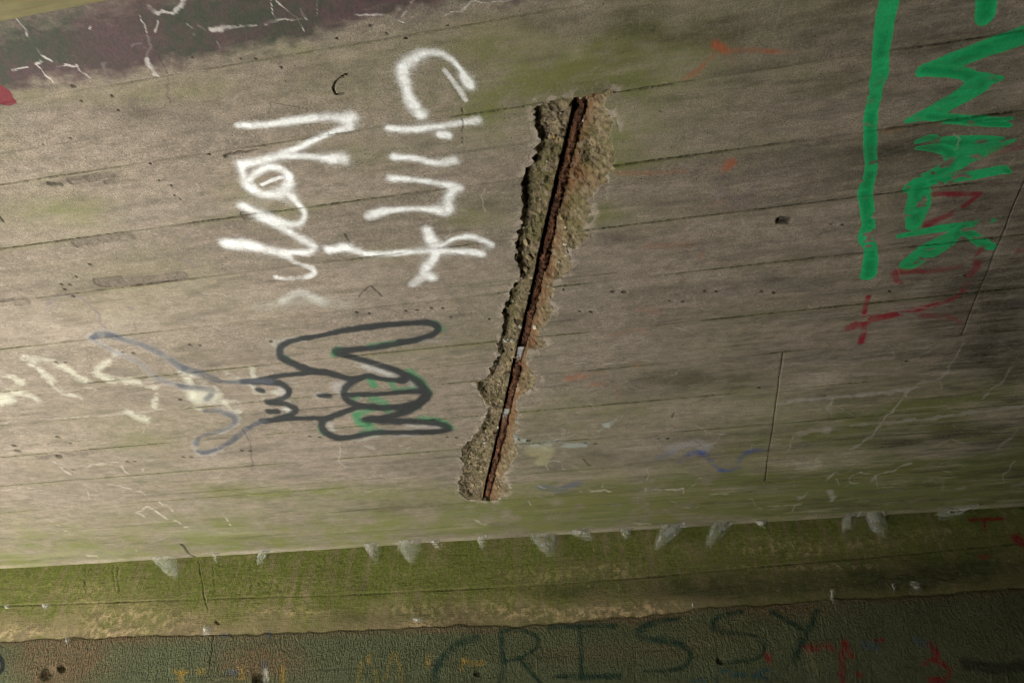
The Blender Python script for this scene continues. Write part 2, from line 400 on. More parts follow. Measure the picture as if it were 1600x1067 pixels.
# ---- pale mineral veins on the bare concrete
EFF = dict(col=(0.42, 0.375, 0.32), soft=0.75, wob=0.8, gap=.75)
for p, r, a in (([(1217, 631), (1262, 625), (1300, 620), (1345, 617), (1385, 612), (1420, 609), (1440, 598), (1465, 594), (1482, 580), (1494, 557), (1504, 536)], 2.6, .8),
                ([(1340, 618), (1370, 615), (1415, 609)], 3, .6), ([(1420, 609), (1405, 628), (1398, 640), (1380, 656), (1375, 662), (1362, 682), (1345, 693), (1328, 702)], 2.2, .8), ([(1469, 594), (1471, 606)], 2, .7),
                ([(1302, 620), (1292, 636), (1301, 651)], 2, .7), ([(1388, 661), (1430, 656), (1480, 651), (1510, 646), (1560, 640), (1605, 634)], 3, .8), ([(1330, 665), (1378, 661)], 2, .6),
                ([(1580, 575), (1570, 592), (1562, 600), (1545, 610), (1536, 622)], 2.2, .7), ([(1422, 723), (1395, 734), (1370, 742), (1362, 752)], 2.2, .8), ([(1368, 744), (1372, 763)], 2, .7), ([(1345, 738), (1368, 742)], 1.8, .6),
                ([(1460, 698), (1485, 686), (1510, 695)], 1.8, .6), ([(1590, 670), (1580, 683), (1565, 695), (1560, 703)], 1.8, .7), ([(1585, 720), (1575, 735), (1567, 742), (1568, 752)], 1.8, .7), ([(1295, 766), (1301, 776)], 5, .8),
                ([(1301, 776), (1300, 783)], 3, .8), ([(1307, 748), (1311, 757)], 1.6, .7), ([(1292, 746), (1302, 740)], 1.6, .6), ([(1250, 777), (1256, 775), (1262, 770)], 3, .6), ([(1200, 791), (1236, 790), (1250, 788)], 1.6, .6), ([(1238, 799), (1243, 788)], 1.6, .6),
                ([(1448, 752), (1475, 750), (1472, 762)], 3, .35), ([(1497, 763), (1504, 762)], 3, .5), ([(1586, 758), (1600, 756)], 4, .5), ([(1365, 547), (1380, 538), (1392, 545), (1397, 556), (1390, 562)], 2, .5), ([(1400, 578), (1440, 555), (1465, 543)], 2, .45),
                ([(1251, 679), (1270, 674), (1290, 672)], 6, .7), ([(1290, 671), (1302, 669)], 2, .5), ([(130, 735), (145, 725), (165, 724), (170, 727)], 2, .7), ([(165, 724), (185, 722)], 1.6, .6), ([(190, 728), (198, 738), (206, 745)], 2, .7), ([(222, 736), (228, 724), (245, 718)], 2, .6),
                ([(85, 722), (100, 735), (110, 743)], 1.8, .7), ([(32, 714), (37, 725)], 1.8, .6), ([(170, 756), (195, 760), (225, 770), (237, 784)], 1.8, .6), ([(214, 800), (232, 792), (250, 800)], 1.8, .7), ([(250, 784), (263, 792), (272, 801)], 1.6, .7), ([(222, 678), (230, 662)], 2, .6),
                ([(137, 766), (140, 778)], 1.4, .6), ([(68, 809), (80, 815)], 1.6, .6), ([(92, 821), (108, 833)], 1.6, .6), ([(213, 800), (226, 806)], 1.6, .6), ([(245, 799), (262, 811)], 1.8, .7), ([(272, 811), (290, 823)], 1.8, .7), ([(352, 808), (360, 818), (367, 830)], 2, .7),
                ([(135, 867), (150, 869), (155, 872)], 1.6, .7), ([(209, 852), (213, 861)], 1.5, .6), ([(530, 690), (531, 720), (540, 730)], 1.6, .6), ([(575, 698), (580, 700)], 3, .5), ([(612, 698), (625, 697)], 2.4, .5), ([(636, 702), (642, 696)], 2, .4), ([(740, 810), (757, 819)], 1.6, .6), ([(738, 838), (741, 847)], 2, .6),
                ([(936, 733), (944, 744), (942, 762)], 1.8, .65), ([(944, 744), (950, 742)], 1.6, .5), ([(1010, 732), (1011, 750), (1008, 766), (1040, 765), (1067, 763)], 1.8, .7), ([(908, 767), (930, 767), (945, 764), (952, 768)], 2, .75), ([(1067, 762), (1068, 770)], 1.8, .5),
                ([(826, 783), (831, 791)], 1.4, .6), ([(838, 757), (850, 762)], 1.4, .6), ([(1110, 772), (1150, 770)], 2, .5), ([(990, 817), (1001, 818), (1016, 818)], 1.6, .6), ([(1000, 820), (1000, 827)], 1.6, .6), ([(863, 832), (866, 842)], 2, .6),
                ([(1083, 463), (1088, 480), (1112, 484), (1128, 473)], 1.4, .45), ([(1170, 455), (1180, 465), (1177, 475)], 1.4, .45), ([(995, 497), (998, 485)], 1.4, .4), ([(1005, 500), (1018, 497), (1025, 502)], 1.6, .4), ([(1000, 450), (1006, 460)], 1.2, .4), ([(1068, 388), (1080, 393), (1090, 388)], 1.4, .35),
                ([(1080, 290), (1090, 300), (1092, 305)], 1.0, .3), ([(1158, 340), (1165, 355)], 1.3, .4), ([(1225, 0), (1217, 25), (1211, 45), (1210, 62)], 3, .4), ([(1240, 35), (1285, 28), (1340, 22), (1365, 18)], 2, .3), ([(1200, 196), (1240, 192), (1275, 192), (1290, 190)], 3, .25), ([(1278, 192), (1274, 215), (1271, 228)], 3, .25),
                ([(705, 352), (703, 365), (698, 372)], 2, .4), ([(745, 350), (765, 358), (785, 367)], 1.6, .5), ([(560, 352), (575, 362), (590, 370)], 1.2, .3), ([(850, 551), (875, 550), (885, 551)], 2, .5), ([(833, 580), (880, 575), (940, 569), (1000, 564), (1030, 561)], 1.8, .5), ([(915, 626), (925, 634), (930, 640)], 1.2, .5),
                ([(1080, 540), (1083, 547)], 1.4, .4), ([(855, 566), (905, 557), (955, 550)], 1.4, .35), ([(1200, 503), (1300, 495), (1400, 486), (1500, 475), (1600, 462)], 1.7, .45), ([(1200, 575), (1300, 563), (1400, 550), (1450, 543)], 1.8, .4), ([(1470, 533), (1600, 512)], 1.5, .3),
                ([(0, 660), (150, 650), (300, 636), (400, 625)], 2.2, .5), ([(540, 575), (640, 563), (780, 552)], 1.4, .35), ([(1000, 350), (1020, 352)], 2, .4), ([(1075, 354), (1083, 350)], 2, .4), ([(1360, 735), (1320, 760)], 1.4, .3),
                ([(520, 441), (640, 428), (700, 425)], 1.5, .25), ([(330, 300), (350, 330), (370, 345)], 1, .2), ([(1380, 130), (1420, 155), (1405, 185), (1395, 200)], 1.6, .3)):
    cs(wander(p, r * .9, 1.1 if len(p) > 2 else .4), a=a * .9, **(EFF if p[0][0] < 1200 else {**EFF, 'gap': .3, 'col': (.36, .325, .285)}))
# fine map-cracking, pale with lime
_nr = np.random.RandomState(44)
for q_ in range(170):
    if q_ < 110:
        x_, y_ = _nr.uniform(880, 1600), _nr.uniform(430, 800)
    else:
        x_, y_ = _nr.uniform(0, 1500), _nr.uniform(120, 860)
    d_ = _nr.uniform(0, 6.28)
    pp = [(x_, y_)]
    for k_ in range(_nr.randint(4, 11)):
        d_ += _nr.normal(0, .55)
        x_, y_ = x_ + 7 * math.cos(d_), y_ + 4.5 * math.sin(d_)
        pp.append((x_, y_))
    dark_ = _nr.rand() < .3
    if y_ < 840:
        cs(pp, _nr.uniform(.5, 1.15), col=(.10, .085, .075) if dark_ else (.40, .36, .31), soft=.7, a=_nr.uniform(.25, .6), wob=.6, gap=.6)
# mauve hairlines on the left
for p in ([(72, 478), (85, 470), (92, 462), (120, 463), (135, 472), (152, 489)], [(155, 489), (157, 505), (165, 512)], [(285, 380), (295, 368), (305, 362)], [(288, 405), (300, 412), (303, 417)], [(200, 480), (207, 482)], [(210, 505), (212, 518)], [(75, 465), (78, 475)],
          [(1125, 300), (1140, 306), (1158, 310), (1165, 315), (1163, 330)], [(1165, 315), (1172, 300), (1180, 285), (1181, 272)], [(1127, 298), (1123, 285), (1128, 272)], [(1125, 300), (1116, 305), (1117, 314)], [(1190, 205), (1245, 200)], [(160, 100), (170, 130)]):
    cs(p, 2.0, col=(.18, .145, .15), soft=.7, a=.55, wob=.6)

# ---- dark cracks, chips and nail holes in the ceiling
crack([(544, 115, .8), (535, 120, .5), (525, 129, .8), (522, 138, 1.5), (526, 146, .8), (541, 147, .4)], 1.5, .005, 1, wob=.8)
crack([(722, 168, .5), (724, 185, .6), (723, 205, .9), (722, 224, .6)], .8, .002, .6)
crack([(284, 851, 1.4), (296, 864, 1.6), (310, 874, .8)], 1.4, .004, .9)
crack([(562, 463), (570, 452), (580, 448), (590, 455), (598, 464)], .9, .002, .55)
crack([(540, 366, 1.4), (544, 375, .7), (548, 385, .5)], .8, .002, .6)
crack([(352, 245, 2.5), (360, 242, 3), (372, 238, 2), (385, 238, 1.6), (405, 234, 1.2)], 2, .003, .8)
crack([(0, 340), (5, 346)], 1.4, .003, .9)
crack([(78, 288), (98, 289)], 3, .002, .7)
crack([(1220, 344), (1231, 345)], 4.5, .008, .95)
crack([(250, 90), (262, 112), (263, 150), (268, 165)], 1.0, .001, .3)
crack([(420, 178), (425, 160), (480, 170)], 1.0, .001, .3)
crack([(378, 670), (390, 690), (394, 715), (396, 740)], 1.0, .001, .35)
crack([(912, 717), (922, 728)], 1.2, .001, .5)
crack([(1053, 645), (1050, 652)], 1.4, .001, .6)
for x, y, r in ((958, 455, 3), (975, 456, 3.6), (1102, 454, 2.4), (1120, 455, 2.4), (1191, 455, 2.2), (1209, 457, 1.6), (1047, 470, 2), (1067, 471, 2), (906, 486, 1.6), (924, 487, 2.2), (881, 452, 1.4), (1299, 350, 2), (1317, 351, 2.6), (558, 487, 2), (578, 489, 1.7), (635, 485, 1.8), (653, 484, 2),
                (675, 481, 2), (693, 481, 2), (705, 495, 1.6), (765, 498, 1.4), (424, 533, 2), (297, 538, 1.7), (313, 539, 1.9), (88, 565, 1.6), (103, 566, 1.6), (193, 550, 1.6), (209, 551, 1.8), (282, 624, 2.2), (379, 704, 1.9), (392, 705, 2), (287, 714, 1.7), (300, 714, 1.7), (199, 721, 1.5),
                (211, 721, 1.5), (101, 733, 1.4), (115, 734, 1.4), (22, 697, 2.8), (28, 705, 3.2), (90, 683, 2.2), (110, 693, 1.6), (92, 714, 3.4), (485, 682, 1.8), (500, 683, 1.8), (699, 683, 1.5), (714, 684, 1.8), (812, 687, 2), (827, 689, 3), (917, 692, 2.2), (931, 693, 1.8), (1030, 685, 1.6), (1044, 685, 2.2),
                (1187, 606, 2), (110, 445, 2), (102, 452, 2.4), (115, 463, 2.2), (96, 444, 2), (119, 432, 1.6), (141, 413, 2.6), (1418, 565, 2.2), (1290, 618, 2), (1540, 555, 2), (1457, 437, 1.6), (1508, 430, 2), (1391, 455, 2), (1210, 457, 2), (440, 105, 2), (580, 40, 2.6), (605, 52, 2), (527, 60, 2),
                (635, 60, 2.4), (700, 40, 1.6), (175, 150, 2), (115, 135, 4), (128, 158, 1.8), (185, 172, 1.6), (111, 216, 1.6), (68, 226, 1.4), (235, 256, 1.8), (327, 241, 2), (268, 290, 1.6), (249, 282, 1.4), (273, 305, 1.4), (282, 311, 1.4), (400, 92, 2), (302, 90, 1.8), (377, 92, 1.8), (1032, 173, 1.4), (1070, 215, 1.4)):
    crack([(x - r * .4, y), (x + r * .4, y + 0.3)], r * .55, .003, .7)
# ---- rough torn strips where the form boards pulled the skin off
ROUGH = [Stroke(cp, p, r, soft=.14, wob=.45) for p, r in (([(118, 379), (160, 374), (205, 368)], 5.5), ([(156, 442), (200, 440), (245, 436), (285, 432)], 7.5), ([(-40, 478), (0, 473), (42, 470)], 6),
         ([(112, 284), (140, 279), (175, 273)], 5.5), ([(383, 337), (400, 337), (420, 335)], 5), ([(60, 715), (110, 710), (150, 706)], 3), ([(165, 285), (178, 283)], 3))]

# ------------------------------------------------------------------ the broken-out gash
spall_px = [(860, 158), (839, 167), (833, 179), (836, 190), (843, 203), (845, 217), (839, 234), (837, 252), (825, 268), (816, 281), (815, 307), (820, 319), (817, 335), (816, 345), (809, 363), (806, 385), (806, 405), (812, 422), (817, 436),
            (805, 446), (795, 462), (788, 487), (784, 509), (784, 522), (778, 537), (780, 553), (772, 565), (762, 590), (743, 598), (747, 616), (754, 626), (765, 636), (757, 651), (749, 669), (737, 687), (722, 699), (724, 708), (720, 717),
            (725, 725), (725, 738), (717, 751), (720, 770), (731, 779), (746, 782), (773, 783), (788, 774), (798, 763), (791, 755), (784, 744), (794, 733), (804, 718), (808, 703), (802, 690), (800, 680), (808, 673), (804, 660), (807, 650),
            (806, 635), (812, 618), (835, 604), (841, 591), (830, 579), (820, 568), (826, 547), (847, 546), (853, 536), (838, 528), (840, 517), (856, 501), (867, 485), (858, 477), (863, 458), (864, 441), (878, 434), (893, 420), (896, 412), (886, 403),
            (890, 389), (913, 379), (921, 365), (906, 360), (915, 347), (923, 332), (917, 311), (934, 299), (949, 285), (949, 272), (960, 266), (961, 248), (957, 228), (953, 214), (956, 195), (949, 175), (942, 167), (947, 152), (959, 141), (943, 144),
            (918, 150), (894, 155)]
spx = np.array(spall_px, float)
SP = cp(spx[:, 0], spx[:, 1])
bar_px = np.array([(911, 148), (900, 199), (890, 238), (881, 268), (873, 305), (866, 337), (862, 353), (852, 389), (848, 418), (844, 436), (837, 460), (831, 487), (825, 515), (818, 539), (810, 560), (806, 588), (798, 622), (792, 646), (786, 671), (779, 700), (773, 724), (767, 748), (763, 772)], float)
BAR_D = 0.0285
BP = cp(bar_px[:, 0], bar_px[:, 1], H + 0.018)
_c = np.polyfit(BP[:, 1], BP[:, 0], 1)          # the bar is straight, with a slight bow left over
bar_u = lambda v: np.polyval(_c, v) + 0.6 * (np.interp(v, BP[:, 1], BP[:, 0]) - np.polyval(_c, v))
BAR_COS = 1 / math.sqrt(1 + _c[0] ** 2)
SP_BOX = (SP[:, 0].min() - .02, SP[:, 0].max() + .02, SP[:, 1].min() - .02, SP[:, 1].max() + .02)
SIDE_V = SP[:, 1]


def spall_depth(u, v):
    """recess depth, broken mask, rust amount for points inside the bounding box"""
    du = (fbm(u / .009, v / .009, 3, 51) - .5) * .011 + (fbm(u / .03, v / .03, 2, 52) - .5) * .008
    dv = (fbm(u / .009, v / .009, 3, 61) - .5) * .014
    uu, vv = u + du, v + dv
    ins = inside(SP, uu, vv)
    de = edge_dist(SP, uu, vv) * np.where(ins, 1, -1)
    s = (u - bar_u(v)) * BAR_COS
    k = 1 - .35 * sstep(.95, 1.35, v)
    left = s < 0
    rough = (fbm(u / .022, v / .022, 4, 71) - .5) * .017 + np.abs(fbm(u / .010, v / .010, 3, 75) - .5) * .008 + (fbm(u / .003, v / .003, 2, 78) - .5) * .0022
    fl = np.where(left, .0115 - .003 * sstep(-.045, -.012, s), .027 - .009 * sstep(.006, .022, s) - .009 * sstep(.02, .085, s))
    ew = np.where(left, .0045 + .014 * sstep(1.05, 1.3, v), .024)
    m = sstep(0, 1, np.clip(de / ew, 0, 1)) * .55 + .45 * np.clip(de / ew, 0, 1)
    d = m * np.maximum(fl * k + rough, .0018) + np.where(de > 0, .0012, 0)
    end = sstep(BP[-1, 1] + .012, BP[-1, 1] - .004, v) * sstep(SP[:, 1].min() + .002, SP[:, 1].min() + .012, v)
    gro = (1 - sstep(.0080, .0105, np.abs(s + .0035))) * end
    d = np.where(de > 0, np.maximum(d, gro * (.044 + rough * .3)), 0)
    rust = np.exp(-(np.clip(np.abs(s - .005) - .008, 0, 9) / .011) ** 2) * (.25 + 1.0 * fbm(u / .03, v / .03, 3, 81))
    rust += .8 * np.exp(-((v - cp(905., 285.)[1]) / .02) ** 2 - ((u - cp(905., 285.)[0]) / .03) ** 2)
    return d, ins, rust * ins, de


# ------------------------------------------------------------------ stain fields
def blobs(lst, conv, U, V):
    out = np.zeros_like(U, dtype=np.float32)
    for px, py, rx, ry, a in lst:
        c = conv(float(px), float(py))
        ex = conv(px + rx * .5, float(py)) - conv(px - rx * .5, float(py))
        ey = conv(float(px), py + ry * .5) - conv(float(px), py - ry * .5)
        A = np.linalg.inv(np.stack([ex, ey], 1))
        q = A @ np.stack([U - c[0], V - c[1]])
        out += a * np.exp(-(q ** 2).sum(0))
    return out


MOSS = [(930, 110, 170, 60, 1.1), (1010, 70, 90, 40, .7), (985, 215, 60, 45, 1.0), (870, 130, 70, 40, .6), (790, 190, 60, 40, .7), (770, 330, 60, 25, .45), (730, 340, 40, 15, .6), (60, 330, 80, 25, .6), (120, 345, 50, 15, .5), (140, 320, 40, 12, .5), (930, 335, 50, 18, .8),
        (620, 395, 60, 15, .3), (700, 160, 60, 50, .4), (590, 240, 70, 30, .4), (440, 330, 50, 20, .3), (380, 300, 40, 20, .35), (230, 690, 90, 18, .3), (330, 765, 80, 14, .5), (560, 765, 160, 14, .5), (420, 770, 90, 10, .4), (900, 700, 140, 50, .3), (1100, 620, 130, 60, .4), (1100, 760, 200, 22, .85), (1180, 670, 60, 60, .6),
        (1000, 790, 260, 18, .8), (1300, 690, 80, 60, .7), (1450, 640, 100, 40, .8), (1400, 740, 200, 50, 1.1), (1550, 720, 120, 60, 1.1), (1560, 600, 80, 30, .6), (1250, 770, 120, 30, 1.0), (880, 640, 60, 30, .35), (980, 640, 40, 12, .5), (1060, 40, 60, 40, .4), (1240, 100, 60, 30, .35), (1290, 130, 50, 20, .3), (560, 150, 120, 40, .3),
        (800, 60, 120, 30, .35), (100, 150, 140, 14, .4), (550, 80, 200, 20, .4), (300, 140, 100, 20, .3), (640, 860, 60, 8, .2), (950, 260, 30, 15, .5)]
DIRT = [(1000, 35, 90, 26, .22), (1050, 55, 80, 14, .25), (880, 40, 60, 20, .35), (990, 370, 60, 12, .2), (960, 375, 40, 12, .2), (1260, 60, 200, 60, .22), (1500, 330, 120, 200, .3), (1560, 480, 90, 100, .3), (1300, 240, 120, 20, .25), (1440, 235, 80, 10, .35), (760, 700, 110, 25, .12), (950, 710, 60, 10, .3), (880, 500, 40, 10, .3), (270, 620, 80, 10, .1), (1180, 560, 60, 30, .2),
        (1020, 600, 60, 20, .3), (1120, 590, 60, 16, .35), (670, 730, 70, 12, .25), (640, 790, 80, 8, .2), (430, 190, 110, 12, .18), (560, 110, 160, 40, .12), (250, 185, 100, 30, .14), (900, 430, 40, 16, .35), (1530, 690, 100, 30, .3), (1420, 690, 60, 20, .3), (1560, 560, 60, 20, .4)]
PALE = [(180, 500, 260, 60, .22), (200, 380, 200, 50, .15), (100, 560, 160, 40, .16), (980, 190, 40, 22, .4), (1060, 100, 40, 30, .3), (840, 70, 40, 20, .2), (900, 82, 14, 8, .6), (1005, 70, 16, 8, .4), (1250, 722, 70, 14, 1.0), (1500, 697, 70, 10, 1.2), (1440, 706, 60, 8, .9), (1330, 712, 40, 12, .9), (1570, 655, 50, 16, 1.2), (1150, 640, 90, 20, .5), (1100, 555, 120, 12, .5), (1330, 590, 120, 14, .5), (1000, 700, 60, 14, .5), (1260, 600, 60, 14, .5), (80, 640, 160, 20, .1), (1000, 740, 70, 10, .35), (1150, 765, 60, 5, .4),
        (870, 745, 70, 6, .3), (110, 865, 120, 8, .3), (560, 862, 120, 4, .5), (260, 830, 220, 8, .15), (1500, 583, 60, 8, .4)]


def ceiling_fields(U, V):
    n = sstep(.22, .78, fbm(U / .06, V / .045, 6, 11, .62))
    n2 = fbm(U / .25, V / .16, 4, 12)
    moss = blobs(MOSS, cp, U, V) * (.45 + 1.1 * n)
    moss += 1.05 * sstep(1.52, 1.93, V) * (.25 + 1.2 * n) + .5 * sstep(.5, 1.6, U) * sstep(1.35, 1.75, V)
    st = fbm(U / .14, V / .022, 6, 16, .6)
    moss += np.clip(n2 - .52, 0, 1) * 1.0 + sstep(.1, 1.3, U) * sstep(.44, .60, st) * (.15 + .6 * sstep(1.0, 1.7, V))
    dirt = blobs(DIRT, cp, U, V) * (.3 + 1.4 * n) + np.clip(fbm(U / .10, V / .016, 5, 13) - .58, 0, 1) * 1.1
    pale = blobs(PALE, cp, U, V) * (.4 + 1.2 * n) + np.clip(fbm(U / .12, V / .014, 5, 14) - .58, 0, 1) * 1.2
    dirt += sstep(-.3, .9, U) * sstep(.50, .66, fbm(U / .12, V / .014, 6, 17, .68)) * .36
    pale += sstep(-.2, .9, U) * sstep(.54, .68, fbm(U / .12, V / .013, 6, 18, .68)) * .5
    lip = np.exp(-((V - (WALLY - .012)) / .012) ** 2) * (.0 + .9 * fbm(U / .05, V / .02, 3, 15))   # worn lip along the wall
    pale += lip
    moss *= 1 - .7 * np.clip(lip, 0, 1)
    return moss, dirt, pale


# ------------------------------------------------------------------ mesh from arrays
def make_mesh(name, co, faces, attrs, normals=None, mat=None):
    me = bpy.data.meshes.new(name)
    nv, nf = len(co), len(faces)
    me.vertices.add(nv)
    me.vertices.foreach_set('co', np.ascontiguousarray(co, np.float32).ravel())
    me.loops.add(nf * 4)
    me.loops.foreach_set('vertex_index', np.ascontiguousarray(faces, np.int32).ravel())
    me.polygons.add(nf)
    me.polygons.foreach_set('loop_start', np.arange(0, nf * 4, 4, dtype=np.int32))
    me.polygons.foreach_set('loop_total', np.full(nf, 4, np.int32))
    me.update(calc_edges=True)
    me.polygons.foreach_set('use_smooth', np.ones(nf, bool))
    for k, v in attrs.items():
        at = me.attributes.new(k, 'FLOAT_COLOR', 'POINT')
        at.data.foreach_set('color', np.ascontiguousarray(v, np.float32).ravel())
    if normals is not None:
        me.normals_split_custom_set_from_vertices(np.ascontiguousarray(normals, np.float32))
    if mat:
        me.materials.append(mat)
    return me


def grid_normals(P, flip):
    du = np.gradient(P, axis=0)
    dv = np.gradient(P, axis=1)
    n = np.cross(du, dv)
    n /= np.linalg.norm(n, axis=2)[..., None] + 1e-12
    return -n if flip else n


class Pool:
    """faces sorted by the part they belong to; several grids may feed one part"""

    def __init__(s):
        s.d = {}

    def add(s, key, P, N, att, faces):
        used, inv = np.unique(faces, return_inverse=True)
        s.d.setdefault(key, []).append((P[used], N[used], {k: v[used] for k, v in att.items()}, inv.reshape(-1, 4)))

    def mesh(s, key, name, mat):
        L = s.d[key]
        off, fs = 0, []
        for p, n, a, f in L:
            fs.append(f + off)
            off += len(p)
        return make_mesh(name, np.concatenate([l[0] for l in L]), np.concatenate(fs), {k: np.concatenate([l[2][k] for l in L]) for k in L[0][2]},
                         np.concatenate([l[1] for l in L]), mat)


def paint_over(U, V, strokes, classes, base=None):
    n = len(U)
    C = np.zeros((n, 3), np.float32)
    A = np.zeros(n, np.float32)
    cl = np.zeros(n, np.int32)
    if base is not None:
        C, A, cl = base
    for s in strokes:
        i, a, dm = s.alpha(U, V)
        if a is None:
            continue
        col = np.array(s.col, np.float32)[None].repeat(len(i), 0)
        if s.core is not None:
            t = sstep(.95, .15, dm) * sstep(.30, .62, fbm(U[i] / .035, V[i] / .02, 4, 91))
            col = col * (1 - t[:, None]) + np.array(s.core, np.float32) * t[:, None]
        na = a + A[i] * (1 - a)
        C[i] = (col * a[:, None] + C[i] * (A[i] * (1 - a))[:, None]) / (na[:, None] + 1e-6)
        A[i] = na
        if s.cls:
            cl[i[a > .17]] = classes.index(s.cls)
    return C, A, cl


def span(lo, hi, step):
    return np.linspace(lo, hi, max(2, int(math.ceil((hi - lo) / step)) + 1))


def link(name, data, parent=None, **props):
    o = bpy.data.objects.new(name, data)
    COL.objects.link(o)
    o.parent = parent
    for k, v in props.items():
        o[k] = v
    return o


# ------------------------------------------------------------------ materials
class NT:
    def __init__(s, name):
        s.m = bpy.data.materials.new(name)
        s.m.use_nodes = True
        s.t = s.m.node_tree
        s.b = s.t.nodes['Principled BSDF']
        s.b.inputs['Roughness'].default_value = .9
        s.b.inputs['Specular IOR Level'].default_value = .25
        s.geo = s.t.nodes.new('ShaderNodeNewGeometry')

    def n(s, kind, **k):
        x = s.t.nodes.new(kind)
        for a, b in k.items():
            setattr(x, a, b)
        return x

    def put(s, sock, v):
        if hasattr(v, 'is_output'):
            s.t.links.new(v, sock)
        else:
            sock.default_value = tuple(v) + (1,) if isinstance(v, tuple) and len(v) == 3 and sock.type == 'RGBA' else v

    def noise(s, scale, detail=4, rough=.55, sc=(1, 1, 1), loc=(0, 0, 0), dist=0.0, out=0):
        mp = s.n('ShaderNodeMapping')
        s.put(mp.inputs['Vector'], s.geo.outputs['Position'])
        mp.inputs['Scale'].default_value = sc
        mp.inputs['Location'].default_value = loc
        x = s.n('ShaderNodeTexNoise')
        s.put(x.inputs['Vector'], mp.outputs[0])
        x.inputs['Scale'].default_value = scale
        x.inputs['Detail'].default_value = detail
        x.inputs['Roughness'].default_value = rough
        x.inputs['Distortion'].default_value = dist
        return x.outputs[out]

    def voro(s, scale, feature='F1', sc=(1, 1, 1), out='Distance'):
        mp = s.n('ShaderNodeMapping')
        s.put(mp.inputs['Vector'], s.geo.outputs['Position'])
        mp.inputs['Scale'].default_value = sc
        x = s.n('ShaderNodeTexVoronoi', feature=feature)
        s.put(x.inputs['Vector'], mp.outputs[0])
        x.inputs['Scale'].default_value = scale
        return x.outputs[out]

    def ramp(s, f, stops):
        x = s.n('ShaderNodeValToRGB')
        s.put(x.inputs[0], f)
        e = x.color_ramp.elements
        while len(e) < len(stops):
            e.new(.5)
        for k, (p, c) in enumerate(stops):
            e[k].position = p
            e[k].color = (c, c, c, 1) if isinstance(c, (int, float)) else tuple(c) + (1,)
        return x.outputs[0]

    def mix(s, f, a, b, mode='MIX'):
        x = s.n('ShaderNodeMix', data_type='RGBA', blend_type=mode)
        s.put(x.inputs[0], f)
        s.put(x.inputs[6], a)
        s.put(x.inputs[7], b)
        return x.outputs[2]

    def math(s, op, a, b=0.0, clamp=False):
        x = s.n('ShaderNodeMath', operation=op, use_clamp=clamp)
        s.put(x.inputs[0], a)
        s.put(x.inputs[1], b)
        return x.outputs[0]

    def attr(s, name):
        x = s.n('ShaderNodeAttribute', attribute_name=name)
        q = s.n('ShaderNodeSeparateColor')
        s.put(q.inputs[0], x.outputs['Color'])
        return x.outputs['Color'], q.outputs[0], q.outputs[1], q.outputs[2], x.outputs['Alpha']

    def bump(s, h, dist, strength=1.0, prev=None):
        x = s.n('ShaderNodeBump')
        x.inputs['Distance'].default_value = dist
        x.inputs['Strength'].default_value = strength
        s.put(x.inputs['Height'], h)
        if prev is not None:
            s.put(x.inputs['Normal'], prev)
        return x.outputs[0]

    def done(s, col, nor=None, rough=None):
        s.put(s.b.inputs['Base Color'], col)
        if nor is not None:
            s.put(s.b.inputs['Normal'], nor)
        if rough is not None:
            s.put(s.b.inputs['Roughness'], rough)
        return s.m


